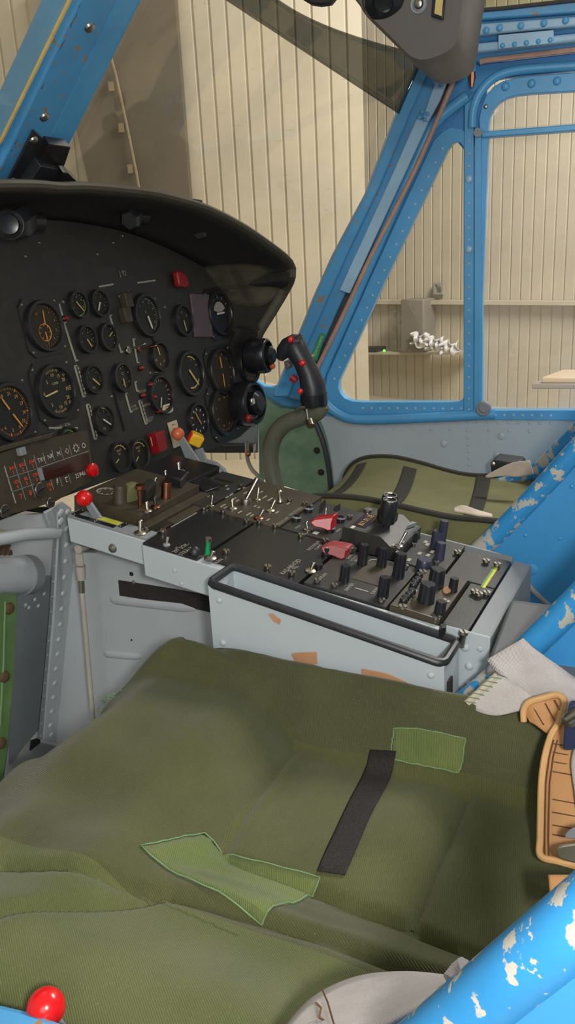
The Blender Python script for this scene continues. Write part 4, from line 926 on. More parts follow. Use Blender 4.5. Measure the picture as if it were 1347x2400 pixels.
for i in range(4):
    a, b, c = rr[i-1], rr[i], rr[(i+1) % 4]; d1 = (a-b).normalized(); d2 = (c-b).normalized()
    loop += [b+d1*.006, b+(d1+d2)*.0018, b+d2*.006]
g.tube(loop, .0042, M_rubber, 10, closed=True); g.build('edge_trim', SB)
g = G(); g.prism([V((.668, by0-.0005, zt(by0)-.02)), V((.680, by0-.0005, zt(by0)-.02)), V((.680, by0-.0005, zt(by0)-.12)), V((.668, by0-.0005, zt(by0)-.12))], V((0, -.002, 0)), M_velcro); g.build('hook_tape', SB)

# ---- control unit helpers
def unit(label, x0, x1, y0, y1, h, m, cat='control panel', name='control_unit', bev=.001, skirt=.012, group=None, plate='face_plate'):
    t = thing(name, label, cat, cxy((x0+x1)/2, (y0+y1)/2, 0), group); g = G()
    e = .0008; g.prism(crect(x0+e, x1-e, y0+e, y1-e, h), -CN*(h+skirt), m); t['_g'] = 0
    return t, g
def fin(t, g, bev=.001):
    if '_g' in t: del t['_g']
    g.build('face_plate', t, bev=bev)
def screw(t, u, v, h=.004, r=.0042, m=None):
    r *= .8; p = cp(u, v, h*.5); g = G(); g.lathe(p-CN*(h+.006), CN, [(r*.7, 0), (r*.7, h+.002), (r*.75, h+.004), (r, h+.006), (r*.9, h+.0085), (0, h+.0085)], m or M_steel, 14)
    d = (EX+CE*.6).normalized(); g.box(p+CN*.0026, (r*1.6, r*.3, .0006), M_satin, d, d.cross(CN), CN); return g.build('screw', t)
def ctog(t, u, v, tu, tv, r=.0036, m=None, h=0, nut=None, k=1.):
    r *= .66; b = cp(u, v, h); tip = atd(tu, tv, b)
    tip = b+(tip-b)*k
    g = G(); bat(g, b, tip, r, m or M_steel, nut, axis=CN); return g.build('toggle_switch', t)
def cknob(t, u, v, r, hh, m=None, h=0, n=28, knurl=.06, cap=None, tip=None):
    r *= .64; hh *= .92
    b = cp(u, v, h); ax = CN if tip is None else (atd(tip[0], tip[1], b)-b).normalized()
    g = G(); g.lathe(b, ax, [(0, 0), (r*1.05, 0), (r*1.05, hh*.12), (r, hh*.16), (r*.95, hh*.9), (r*.85, hh), (0, hh)], m or M_knob, n, knurl)
    if cap: g.lathe(b+ax*hh, ax, [(r*.55, -.001), (r*.6, .0008), (r*.92, .0008), (r*.95, -.001)], cap, n)
    return g.build('knob', t)
def ct(g, s, u, v, size, m=None, h=0., al='C'): g.text(s, cp(u, v, h+.0003), EX, CE, size, m or M_ink, al)
def cdash(g, u, v, w=.006, d=.0022, m=None, h=0.): g.box(cp(u, v, h+.0004), (w, d, .0005), m or M_ink, EX, CE, CN)

# 1 lever slot rail, front left
t = thing('lever_rail', 'grey slotted lever rail with dark engraved plates at the console front corner', 'rail', cxy(.727, .60, 0))
g = G(); g.prism(crect(.7165, .738, .5405, .6475, .0015), -CN*.003, M_greyd); g.build('plate', t, bev=.0005)
for (x0, x1, y0, y1) in ((.7175, .724, .585, .638), (.7235, .7375, .578, .5835), (.7235, .7375, .548, .556), (.7200, .737, .638, .645)):
    g = G(); g.prism(crect(x0, x1, y0, y1, .0022), -CN*.0008, M_satin)
    for a in (x0+.0015, x1-.0015): g.dome(cxy(a, (y0+y1)/2, .0022), CN, .0007, M_white, 6)
    g.build('engraved_plate', t)
g = G(); g.prism(crect(.727, .7345, .586, .614, .0026), -CN*.001, M_lime); g.build('yellow_strip', t)
t = thing('engine_lever', 'grey lever with a bright red ball knob at the console front corner', 'lever', cxy(.729, .618, 0))
b = cxy(.729, .612, -.004); tip = atd(203, 1178, cxy(.729, .63, .03)); side = EX
g = G(); d = (tip-b).normalized(); w = d.cross(EX).normalized(); g.prism([b+w*.006, b-w*.006, tip-w*.0045, tip+w*.0045], EX*.004, M_greyd); g.build('arm', t, bev=.0006)
c = atd(197, 1168, tip-EX*.002); g = G(); g.ball(c, mpp(c)*19.5, M_red, 24); g.build('ball_knob', t)
# 2 raised unit, brownish, front
t, g = unit('raised brown control box with knobs and knurled wheel, at the console front', .742, .868, .565, .660, .014, M_brownblk)
g.prism(crect(.7385, .872, .553, .565, .004), -CN*.012, M_brownblk); HU = .014
g.lathe(cp(249, 1152, HU), CN, [(.010, .0002), (.012, .0006), (.0115, .0002)], M_ink, 20)
for k in range(8): a = k*.785; g.box(cp(249, 1152, HU+.0003)+EX*math.cos(a)*.008+CE*math.sin(a)*.008, (.003, .0012, .0004), M_ink, EX, CE, CN)
cdash(g, 300, 1172, .006, .002, M_brown, HU); fin(t, g)
cknob(t, 281, 1178, .0125, .024, M_brownblk, HU, 30, .03)
g = G(); c = cp(318, 1160, HU+.004); ax = (EX*.25+CE*.97).normalized(); g.lathe(c-EX*.004-ax*.005, ax, [(0, 0), (.0150, 0), (.0160, .002), (.0160, .012), (.0150, .014), (0, .014)], M_camo, 40, .03); g.build('thumb_wheel', t)
g = G(); g.prism([cp(u, v, HU) for u, v in [(322, 1172), (345, 1182), (366, 1160), (350, 1150)]], CN*.018, M_matt); g.build('wheel_housing', t, bev=.003)
g = G(); b = cp(328, 1190, HU); g.lathe(b, CN, [(.00198, 0), (.00198, .016), (.00297, .016), (.00297, .022), (.00594, .024), (.00561, .028), (0, .029)], M_copper, 16); g.build('push_knob', t)
ctog(t, 345, 1199, 343, 1176, .0034, M_brass, HU); ctog(t, 364, 1190, 362, 1165, .0036, M_satin, HU, M_copper)
cknob(t, 389, 1166, .0095, .022, M_copper, HU, 20, .0)
# 3 little plate with a chrome toggle in front of it
t, g = unit('small black plate with one chrome toggle, beside the lever rail', .7235, .772, .540, .5525, .001, M_satin); fin(t, g, .0004)
ctog(t, 328, 1252, 329, 1219, .0044, M_steel, .001, M_brass); screw(t, 343, 1238)
t, g = unit('brown filler plate with a fine scribed line, ahead of the searchlight plate', .7725, .834, .5395, .5525, .001, M_brownblk); fin(t, g, .0004)
# 4 back unit with toggles under the panel edge
t, g = unit('black toggle panel under the instrument panel edge, beside the friction lever', .870, .962, .590, .668, .008, M_satin)
for (u, v) in ((322, 1130), (333, 1124), (341, 1121), (378, 1140), (412, 1131), (405, 1104), (438, 1108), (425, 1122)): cdash(g, u, v, .006, .002, None, .008)
fin(t, g)
ctog(t, 361, 1139, 365, 1120, .0036, M_steel, .008); ctog(t, 390, 1125, 386, 1103, .0034, M_steel, .008); ctog(t, 420, 1108, 417, 1084, .0052, M_steel, .008)
g = G(); g.prism([cp(u, v, .008) for u, v in [(385, 1146), (425, 1156), (440, 1136), (400, 1126)]], CN*.018, M_satin); g.build('cover', t, bev=.002)
g = G(); g.box(cp(408, 1150, .009), (.002, .03, .002), M_copper, (EX*.9-CE*.4).normalized(), CE, CN); g.build('strip', t)
# 5 slotted black panel
t, g = unit('black panel with parallel slots and one slim toggle, behind the brown switch panel', .836, .964, .536, .588, .001, M_black)
for k in range(5):
    a = cxy(.868+k*.0155, .583, .0012); g.box(cxy(.860+k*.018, .566, .0011), (.0055, .028, .0010), M_satin, EX, CE, CN)
for (u, v) in ((448, 1123), (456, 1152), (530, 1139), (534, 1146), (541, 1160), (560, 1146), (488, 1163)): cdash(g, u, v, .006, .0022, None, .001)
fin(t, g, .0005); ctog(t, 495, 1186, 498, 1160, .0022, M_steel, .001); screw(t, 478, 1192); screw(t, 486, 1187)
# 6 brown switch panel
t, g = unit('brown switch panel crowded with silver toggles, far side of the console', .833, .964, .439, .533, .001, M_brownblk)
for (u, v, w) in ((522, 1185, .012), (527, 1190, .010), (562, 1200, .010), (582, 1205, .012), (590, 1208, .008), (575, 1155, .010), (620, 1165, .012), (633, 1170, .014), (612, 1153, .008), (598, 1186, .006), (606, 1189, .006), (628, 1218, .008), (649, 1201, .008), (556, 1173, .008), (550, 1168, .008), (675, 1180, .008), (532, 1165, .009), (543, 1158, .007)):
    cdash(g, u, v, w, .0022, None, .001)
fin(t, g, .0005)
ctog(t, 545, 1193, 543, 1170, .0036, M_brass, .001); ctog(t, 603, 1172, 606, 1142, .0028, M_brass, .001); ctog(t, 633, 1198, 645, 1172, .0036, M_brass, .001); ctog(t, 606, 1216, 618, 1195, .0038, M_steel, .001, M_copper)
g = G(); b = cp(576, 1180, .001); g.lathe(b, CN, [(.00667, 0), (.00667, .004), (.00580, .0065), (0, .007)], M_steel, 22); tipp = atd(592, 1150, b); g.lathe(b+CN*.005, tipp-b, [(.00244, 0), (.00302, .02), (.00348, .03), (.00261, (tipp-b).length), (0, (tipp-b).length+.001)], M_steel, 14); g.build('lock_toggle', t)
g = G(); b = cp(657, 1178, .001); tipp = atd(654, 1148, b); L = (tipp-b).length; g.lathe(b, tipp-b, [(.00372, 0), (.00372, .003), (.00223, .004), (.00260, L*.6), (.00341, L*.68), (.00384, L*.85), (.00248, L*.98), (0, L)], M_brass, 14); g.build('toggle_switch', t)
for (u, v) in ((523, 1199), (578, 1222), (608, 1224), (679, 1172), (565, 1137), (600, 1128)): screw(t, u, v, .006, .0046)
# 7 blank plate and searchlight plate
t, g = unit('black searchlight plate with a green lamp and two toggles, over the middle rail', .7055, .834, .469, .5385, .001, M_satin)
ct(g, '2FF S\u00d6K-', 424, 1284, .0075, None, .001); ct(g, 'STR\u00c5LK.', 437, 1291, .0075, None, .001); ct(g, 'TILL', 474, 1303, .0055, None, .001); ct(g, 'FR\u00c5N', 511, 1316, .006, None, .001); ct(g, 'UP', 413, 1284, .004, None, .001)
g.box(cxy(.787, .5365, .0014), (.055, .0012, .0006), M_ink, EX, CE, CN)
fin(t, g, .0012); ctog(t, 390, 1278, 393, 1259, .0026, M_greyd, .001); ctog(t, 493, 1310, 500, 1292, .0042, M_steel, .001)
g = G(); b = cp(486, 1298, .001); g.lathe(b, CN, [(.00330, 0), (.00277, .002), (.00277, .014), (.00343, .015), (.00343, .018), (0, .019)], M_lens_g, 14); g.lathe(b, CN, [(.00350, .0148), (.00350, .019), (0, .0192)], M_steel, 14); g.build('lamp', t)
g = G(); b = cp(456, 1296, .001); g.lathe(b, CN, [(.00600, 0), (.00540, .004), (.00360, .006), (.00180, .0075), (0, .008)], M_rubber, 18); g.build('push_button', t)
for (u, v) in ((382, 1245), (530, 1293)): screw(t, u, v, .006, .0048, M_brass)
t, g = unit('large black plate lettered RADARHÖJD with one toggle, along the storage box', .7125, .833, .358, .4665, .001, M_satin)
ct(g, 'RADARH\u00d6JD', 681, 1328, .0075, None, .001); ct(g, 'TILL', 692, 1330, .0055, None, .001); ct(g, 'FR\u00c5N', 757, 1350, .006, None, .001)
g.box(cp(755, 1352, .0012)+CE*.006, (.001, .001, .0003), M_ink, EX, CE, CN)
ct(g, 'N\u00d6DSKJUT', 735, 1279, .006, None, .001); ct(g, 'CUMMI', 745, 1283, .005, None, .001); ct(g, 'S\u00c4KR', 818, 1305, .0055, None, .001)
fin(t, g, .0012); ctog(t, 727, 1340, 736, 1319, .0038, M_steel, .001, M_brass)
g = G(); b = cp(746, 1331, .001); g.cyl(b, CN, .0045, .005, M_satin, 16); g.build('push_button', t)
g = G(); b = cp(764, 1302, .001); g.lathe(b, CN, [(.00540, 0), (.00540, .003), (.00360, .005), (.00348, .009), (0, .010)], M_satin, 16); g.lathe(b+CN*.009, CN, [(.00180, 0), (.00120, .0015), (0, .002)], M_steel, 10); g.build('push_button', t)
def guard(t, u, v, pts, m, h=.001):
    base = cp(u, v, h)
    P = [atd(a, b, base)-EX*.007 for a, b in pts]
    g = G(); g.prism(P, EX*.015, m); return g.build('switch_guard', t, bev=.0018)
guard(t, 795, 1304, [(757, 1277), (780, 1271), (820, 1279), (822, 1287), (816, 1288), (814, 1304), (804, 1307), (786, 1299), (768, 1294), (761, 1290)], M_reddull)
for (u, v) in ((627, 1330), (684, 1344), (744, 1362), (762, 1267)): screw(t, u, v, .006, .005, M_steel if u > 640 else M_brass)
g = G(); g.lathe(cp(819, 1291, .002), CN, [(.0055, 0), (.0055, .005), (.004, .007), (0, .007)], M_steel, 12); g.build('nut', t)
# 8 guarded switch panel, far side
t, g = unit('black panel with bright red switch guard and two black side wings, far side', .836, .946, .366, .437, .001, M_black)
ct(g, 'UTRUSTNING', 692, 1199, .006, None, .001); ct(g, 'N\u00d6DSTOPP', 662, 1222, .006, None, .001); ct(g, 'TILL', 791, 1218, .005, None, .001); ct(g, 'FR\u00c5N', 793, 1243, .005, None, .001); ct(g, 'PROV', 698, 1235, .005, None, .001); ct(g, 'LYS', 714, 1252, .005, None, .001)
g.box(cp(740, 1249, .0015), (.007, .006, .0006), M_white, EX, CE, CN); g.box(cp(722, 1245, .0014), (.004, .003, .0006), M_copper, EX, CE, CN)
fin(t, g, .0005)
guard(t, 765, 1246, [(730, 1219), (742, 1211), (780, 1207), (788, 1203), (787, 1214), (784, 1222), (783, 1239), (774, 1242), (762, 1236), (742, 1232), (734, 1225)], M_redguard)
for P in ([(738, 1209), (741, 1192), (755, 1177), (755, 1190), (746, 1208)], [(773, 1203), (777, 1195), (790, 1188), (789, 1202), (780, 1206)]):
    b = cp(765, 1225, .001); g = G(); g.prism([atd(a, c, b)+EX*.01 for a, c in P], CE*.0015+EX*.004, M_matt); g.build('guard_wing', t, bev=.0004)
ctog(t, 763, 1214, 764, 1190, .003, M_steel, .001); ctog(t, 721, 1243, 717, 1223, .0036, M_steel, .001)
for (u, v) in ((722, 1199), (694, 1220), (773, 1245), (797, 1222)):
    g = G(); b = cp(u, v, .001); g.lathe(b, CN, [(.00570, 0), (.00570, .004), (.00480, .0065), (.00300, .0065), (.00300, .005), (0, .005)], M_satin, 18); g.lathe(b, CN, [(.00588, .0045), (.00516, .0062), (.00468, .006)], M_greyd, 18); g.build('push_button', t)
for (u, v) in ((645, 1233), (705, 1256), (820, 1212), (714, 1180)): screw(t, u, v, .006, .0045, M_brass)
# 9 raised radio head with two big knobs
t = thing('radio_head', 'raised black radio head with number window and two large silver rimmed knobs', 'radio', cxy(.88, .328, 0))
prof = [(.363, .0205), (.318, .0205), (.306, .012), (.2945, .012)]
A = [cxy(.842, y, h) for y, h in prof]+[cxy(.842, .2945, -.004), cxy(.842, .363, -.004)]
g = G(); g.prism(A, V((.080, 0, 0)), M_black)
hr = .0207
g.box(cxy(.848, .353, hr), (.008, .004, .0006), M_white, EX, CE, CN)
for (u, v) in ((922, 1277), (935, 1283), (944, 1270), (931, 1293)): cdash(g, u, v, .006, .003, None, .0122)
g.build('case', t, bev=.0015)
g = G(); g.prism(crect(.853, .898, .340, .3565, hr+.0003), -CN*.0005, M_disp); g.text('811.01.1E', cxy(.8755, .348, hr+.0006), EX, CE, .0095, M_lum); g.build('display', t)
b = atd(903, 1262, cxy(.872, .326, .021))
g = G(); g.lathe(cxy(.872, .322, .0205), CN, [(.00432, 0), (.00432, .006), (.00900, .006), (.00936, .014), (.00972, .014), (.00972, .030), (.00828, .034), (.00684, .033), (0, .032)], M_knob, 24, .05); g.lathe(cxy(.872, .322, .0205), CN, [(.00662, .0338), (.00706, .0346), (.00835, .0346), (.00864, .0336)], M_chrome, 8); g.build('tuning_knob', t)
g = G(); g.lathe(cxy(.897, .330, .0205), CN, [(.01224, 0), (.01224, .010), (.00972, .012), (.00972, .026), (.00828, .030), (.00684, .029), (0, .028)], M_knob, 24, .05); g.lathe(cxy(.897, .330, .0205), CN, [(.00662, .0298), (.00706, .0306), (.00835, .0306), (.00864, .0296)], M_chrome, 8); g.build('tuning_knob', t)
ctog(t, 934, 1281, 953, 1246, .0030, M_steel, .012)
g = G(); g.lathe(cxy(.905, .357, .0205), CN, [(.005, 0), (.005, .003), (0, .0035)], M_steel, 14); g.build('screw', t)
g = G(); g.prism([cxy(.9, .306, .013), cxy(.918, .306, .013), cxy(.918, .300, .013)], CN*.004, M_greyd); g.build('pointer', t)
# 10 knurled knob radio panel, near side
t, g = unit('black radio panel with five tall knurled knobs, beside the storage box', .7235, .830, .2655, .3555, .001, M_black)
for (s, u, v, z) in (('VOLYM', 829, 1309, .005), ('BRUS', 836, 1312, .005), ('DIMMER', 818, 1376, .0055), ('KANAL', 878, 1384, .0055), ('1 2 3', 922, 1335, .005), ('UHF', 800, 1362, .0045), ('MHZ', 919, 1343, .004)): ct(g, s, u, v, z, None, .001)
g.lathe(cp(879, 1318, .0012), CN, [(.006, .0002), (.0075, .0004), (.007, .0002)], M_ink, 14); g.prism([cp(*p, .0013) for p in [(832, 1377), (863, 1386), (862, 1388), (831, 1379)]], CN*.0002, M_ink)
fin(t, g, .0005)
for (u, v, r, hh) in ((848, 1323, .0085, .026), (893, 1328, .0085, .024), (932, 1352, .0100, .030), (806, 1362, .0085, .020), (896, 1398, .0092, .024)): cknob(t, u, v, r, hh, M_knob, .001, 24, .1)
for (u, v) in ((784, 1373), (894, 1408), (950, 1329), (829, 1289), (818, 1288)): screw(t, u, v, .006, .0046, M_steel)
g = G(); g.prism(crect(.762, .815, .282, .318, .0016), -CN*.0008, M_brownblk); g.build('window', t)
# 11 right rear panel with flat knobs
t, g = unit('dark panel with stacked blue black knobs, far rear of the console', .834, .926, .240, .2925, .001, M_black)
for (u, v) in ((983, 1297), (1003, 1301), (997, 1270), (1001, 1276), (1012, 1293), (1022, 1316), (958, 1312)): cdash(g, u, v, .008, .004, None, .001)
fin(t, g, .0005); cknob(t, 992, 1332, .0135, .012, M_knobblue, .001, 24, .04); cknob(t, 1028, 1310, .009, .022, M_knobblue, .001, 8, .0); cknob(t, 1020, 1282, .010, .022, M_knobblue, .001, 24, .05); cknob(t, 1032, 1278, .0085, .034, M_knobblue, .001, 20, .06); cknob(t, 971, 1268, .006, .012, M_knob, .001, 14)
screw(t, 1022, 1320, .005, .004); screw(t, 969, 1278, .004, .003)
# 12 transponder style panel, near rear
t, g = unit('worn brownish panel with four ribbed knobs and round keys, near rear of the console', .7235, .829, .2120, .2635, .004, M_brownblk)
for (u, v) in ((962, 1381), (968, 1383), (974, 1385), (1042, 1405), (1050, 1409)): cdash(g, u, v, .005, .003, M_ink, .004)
g.prism([cxy(.7245, .2128, .0042), cxy(.7245, .2625, .0042), cxy(.7255, .2625, .0042), cxy(.7255, .2128, .0042)], CN*.0006, M_steel)
fin(t, g, .0008)
for (u, v, r, hh) in ((1020, 1374, .0130, .022), (997, 1410, .0130, .022), (1060, 1385, .0075, .016), (1030, 1436, .0085, .014)): cknob(t, u, v, r, hh, M_knob, .004, 26, .08)
for k, (u, v) in enumerate(((982, 1352), (978, 1362), (972, 1369), (965, 1390), (958, 1397), (950, 1405), (945, 1412), (968, 1376))):
    g = G(); b = cp(u, v, .004); g.lathe(b, CN, [(.00413, 0), (.00413, .003), (.00337, .0045), (0, .0045)], M_satin, 14); g.build('key', t)
for (u, v) in ((1001, 1366), (993, 1371), (971, 1408), (975, 1402), (969, 1416)):
    g = G(); b = cp(u, v, .004); g.ball(b, .0042, M_brownblk, 10, (1, 1, .5)); g.build('lamp', t)
g = G(); g.ball(cp(1047, 1383, .005), .006, M_ochre, 10, (1.2, .8, .5)); g.build('pad', t)
for (u, v) in ((943, 1424), (1022, 1448), (990, 1342)): screw(t, u, v, .007, .0056)
g = G(); g.prism([cp(*p, .008) for p in [(1030, 1463), (1044, 1458), (1046, 1470), (1034, 1472)]], -CN*.012, M_satin); g.build('corner_block', t, bev=.0005)
# 13 blank plates at the rear
t, g = unit('plain dark cover plate at the rear of the console, beyond the ribbed knobs', .8325, .914, .1840, .2385, .001, M_black); fin(t, g, .0006)
g = G(); g.prism(crect(.826, .898, .1935, .1965, .0016), -CN*.0008, M_lime); g.prism(crect(.826, .898, .1965, .1985, .0018), -CN*.0008, M_grnmark); g.build('striped_strip', t)
for (u, v) in ((1072, 1295), (1139, 1316), (1165, 1324)): screw(t, u, v, .008, .0054)
t, g = unit('narrow black crackle plate along the rear rail', .7235, .8305, .1840, .2105, .001, M_black); fin(t, g, .0006)
for (u, v) in ((1112, 1388), (1140, 1391), (1086, 1485), (1122, 1394)): screw(t, u, v, .008, .0054)
# ---- lever quadrant on the far front corner
QX = 1.00
def q(u, v, dx=0): return AX(u, v, QX+dx)
t = thing('lever_quadrant', 'grey curved lever quadrant on the far front corner of the console', 'quadrant', q(480, 1125))
g = G(); top = [(428, 1094), (446, 1086), (470, 1083), (495, 1090), (515, 1105), (526, 1124)]; bot = [(428, 1104), (446, 1104), (468, 1110), (486, 1120), (500, 1135), (506, 1140)]
g.strip([q(*p) for p in top], [q(*p) for p in bot], V((.006, 0, 0)), M_greyd); g.strip([q(u+8, v-6, .016) for u, v in top], [q(u+8, v+3, .016) for u, v in bot], V((.006, 0, 0)), M_greyd); g.build('arc_plate', t, bev=.001)
g = G(); g.prism([cp(*p, .004) for p in [(425, 1108), (470, 1104), (515, 1140), (480, 1152)]], -CN*.012, M_satin); g.build('base', t, bev=.001)
t = thing('fuel_lever', 'grey flat lever with terracotta ball knob on the quadrant', 'lever', q(452, 1090))
g = G(); g.prism([q(*p, -.004) for p in [(415, 1028), (428, 1024), (468, 1084), (440, 1090)]], V((.004, 0, 0)), M_greyd); g.build('arm', t, bev=.0006)
c = q(417, 1017, -.002); g = G(); g.ball(c, mpp(c)*15.5, M_orange, 24); g.build('ball_knob', t)
t = thing('rotor_brake_lever', 'grey lever with a yellow cube knob, red on one face', 'lever', q(480, 1085, .012))
g = G(); g.prism([q(*p, .012) for p in [(455, 1055), (472, 1050), (484, 1084), (466, 1086)]], V((.004, 0, 0)), M_greyd); g.build('arm', t, bev=.0006)
g = G(); dd = mpp(q(460, 1033))
A_, B_, C_, D_ = q(458, 1008), q(486, 1032), q(465, 1058), q(437, 1036)     # corner, right, bottom, left of the two seen faces
cc = q(460, 1033, .012); s = .0165
cam_ = lambda a, b, c: (CR*a+CU*b-CF*c).normalized()
ux, uy, uz = cam_(13, 22, 7.5), cam_(27, -12, -11.5), cam_(-6, 13, -27.6)
e_ = mpp(cc)*31
g.box(cc+uz*e_*.35, (e_*.9, e_, e_), M_yellow, ux, uy, uz); cube = g.build('cube_knob', t, bev=.0025)
g = G(); g.box(cc+uz*e_*.35-uy*(e_*.5+.0004), (e_*.80, .001, e_*.88), M_redflat, ux, uy, uz)
g.build('red_face', t, bev=.0004)
# dark equipment box behind the console, hose and rear shelf
g = G(); bb = [AY(*p, .155) for p in [(1196, 1405), (1238, 1420), (1256, 1460), (1240, 1500), (1150, 1560), (1128, 1580)]]
g.prism(bb, V((0, -.09, 0)), M_boxdk); tag(g.build('equipment_box', bev=.004), 'dull dark grey box behind the rear end of the console', 'box')
g = G(); g.tube(curve([AX(u, v, .935) for u, v in [(1180, 1343), (1205, 1350), (1232, 1366), (1262, 1398), (1290, 1424), (1330, 1470), (1400, 1640), (1420, 1900)]], 5), .0034, M_greyd, 10); tag(g.build('hose'), 'thin grey hose curving over the blue seat shell', 'hose')
# ---- overhead console
OX = 1.18
def oo_(u, v, dx=0): return AX(u, v, OX+dx)
t = thing('overhead_console', 'grey rounded overhead console hanging from the roof', 'overhead console', oo_(985, 150))
sil = curve([(805, -40, 0), (830, 0, 0), (848, 28, 0), (882, 62, 0), (925, 105, 0), (958, 138, 0), (985, 150, 0), (1015, 146, 0), (1050, 132, 0), (1073, 112, 0), (1082, 80, 0), (1088, 40, 0), (1093, 0, 0), (1098, -40, 0), (1100, -150, 0), (950, -220, 0), (780, -150, 0)], 3, closed=True)
cu, cv = 960, 0; rows = []
g = G(); fr = [(.0, .93), (.012, .975), (.03, 1.0), (.12, 1.0), (.2, .96)]
vs = []; fs = []; n = len(sil)
for (dx, k) in fr:
    for p in sil: vs.append(oo_(cu+(p.x-cu)*k, cv+(p.y-cv)*k, 0)+V((dx, dx*.15, 0)))
for r_ in range(len(fr)-1):
    for i in range(n): fs.append((r_*n+i, r_*n+(i+1) % n, (r_+1)*n+(i+1) % n, (r_+1)*n+i))
fs += [tuple(range(n))[::-1], tuple(range((len(fr)-1)*n, len(fr)*n))]
g.add(vs, fs, plain('overhead_grey_plastic', (92, 88, 84), .6, nz=8, amt=.06, bump=.1, bs=300), True); g.build('body', t, sharp=60)
g = G(); c = oo_(900, 2, -.002); ax = V((-.85, -.1, -.5)).normalized(); g.lathe(c-ax*.02, ax, [(0, 0), (.030, 0), (.030, .016), (.024, .026), (.014, .030), (.012, .024), (0, .022)], M_knob, 24); g.build('air_nozzle', t)
g = G(); c = oo_(981, 9, -.001); g.lathe(c, (-1, 0, 0), [(.011, 0), (.009, -.001), (.0065, .0005)], M_greyd, 16); g.dome(c, (-1, 0, 0), .0055, M_steel, 12); g.build('screw', t)
g = G(); g.prism([oo_(*p, -.001) for p in [(1015, -10), (1045, -10), (1040, 48), (1012, 40)]], V((-.004, 0, 0)), M_satin); g.build('label_frame', t, bev=.001)
g = G(); g.prism([oo_(*p, -.006) for p in [(1022, -8), (1039, -8), (1035, 38), (1018, 32)]], V((-.001, 0, 0)), M_lum); g.build('label', t)
t = thing('compass_mount', 'small black clip at the top edge of the windscreen', 'clip', oo_(745, 5)); g = G(); g.tube([oo_(u, v) for u, v in [(716, -8), (735, 4), (755, 7), (775, 4), (782, -6)]], .005, M_satin, 10); g.tube([oo_(782, -6), oo_(800, -90), oo_(835, -190)], .004, M_satin, 8); g.build('clip_body', t)
# ================================================================== SEATS
def seat(label, xc, dy, name='seat_shell'):
    # a blue bucket shell: tube-edged side plates swept up to the back, joined by a pan
    t = thing(name, label, 'seat', V((xc, .25+dy, 0)))
    hw = .212; near = dy == 0
    path = [(.33, -.435), (.285, -.432), (.235, -.425), (.195, -.408), (.168, -.388), (.130, -.345), (.085, -.288), (.030, -.215), (-.03, -.135), (-.09, -.05)]
    for s in (-1, 1):
        x = xc+s*hw; pts = curve([V((x, y+dy, H+z)) for y, z in path[2:]], 5)
        if near and s < 0:
            x = .245; pts = curve([AX(u, v, x) for u, v in [(360, 2520), (620, 2560), (850, 2545), (960, 2480), (1060, 2400), (1200, 2285), (1347, 2165), (1600, 1960)]], 5)
        if near and s > 0: pts = curve([AX(u, v, .682) for u, v in [(1035, 1652), (1110, 1626), (1180, 1576), (1250, 1508), (1347, 1412), (1500, 1255), (1640, 1105)]], 6)
        g = G(); g.tube(pts, [.0122*(.35+.65*sstep(0, 9, i)) if near and s > 0 else .0122 for i in range(len(pts))], M_bluechip, 18); g.build('edge_tube', t)
        low = [V((x, y+dy, 0.02)) for y, z in ((-.09, 0), (.33, 0))]
        if near and s > 0: pts = [p for p in pts if p.y < .187]
        A = curve([V((x+s*.003, y+dy, H+z-.004)) for y, z in path if not (near and y > .186)], 4) if not (near and s > 0) and not (near and s < 0) else [p+V((s*.003, 0, -.004)) for p in (pts if s < 0 else curve([AX(u, v, .685) for u, v in [(1110, 1626), (1180, 1576), (1250, 1508), (1347, 1412), (1500, 1255), (1640, 1105)]], 6))]; B = [V((x+s*.003, p.y, max(.03, min(p.z-.02, H-.56)))) for p in A]
        g = G(); g.strip(A, B, V((-s*.003, 0, 0)), M_blueside)
        for k in range(0 if near and s < 0 else 7):
            p = A[min(len(A)-1, 10+k*4)]; g.dome(V((x+s*.0032, p.y, p.z-.035)), (s, 0, 0), .0026, M_blueside)
            g.dome(V((x+s*.0032, p.y+.01, p.z-.10)), (s, 0, 0), .0022, M_blueside)
        g.dome(V((x+s*.0032, .10+dy, H-.40)), (s, 0, 0), .008, M_blueside, k=.3)
        g.build('side_plate', t)
    g = G(); g.prism([V((xc-hw, -.02+dy, H-.50)), V((xc+hw-(.038 if near else 0), -.02+dy, H-.50)), V((xc+hw-(.038 if near else 0), .47+dy, H-.52)), V((xc-hw, .47+dy, H-.52))], V((0, 0, -.003)), M_blueside); g.build('pan', t)
    g = G(); r_ = ([AX(500, 2560, .25), AX(240, 2470, .25), AX(60, 2402, .25), AX(-60, 2372, .25), AX(-400, 2280, .25)] if near else [V((xc-hw, .10+dy, H-.44)), V((xc-hw, .33+dy, H-.44))])+[ V((xc-hw+.01, .44+dy, H-.445)), V((xc-hw+.05, .475+dy, H-.47)), V((xc+hw-.08, .475+dy, H-.47))]
    g.tube(r_, .006, M_bluewear, 10); g.build('front_rim', t)
    for (sx, sy) in ((-1, .02), (1, .02), (-1, .40), (1, .40)):
        g = G(); x = xc+sx*.17; g.prism([V((x-.012, sy+dy, H-.51)), V((x+.012, sy+dy, H-.51)), V((x+.012, sy+dy, 0)), V((x-.012, sy+dy, 0))], V((0, .03, 0)), M_blueside); g.build('leg', t)
    g = G(); g.grid(lambda a, b: V((xc+(a-.5)*2*hw, -.03-.06*b+dy-.02*math.sin(a*math.pi), H-.50+.52*b)), 12, 8, M_blueside); g.build('back_plate', t, solid=.003)
    return t
seat('blue seat shell nearest the camera with chipped edge tubes', .475, 0.)
seat('blue seat shell on the far side, beyond the console', 1.20, .075)

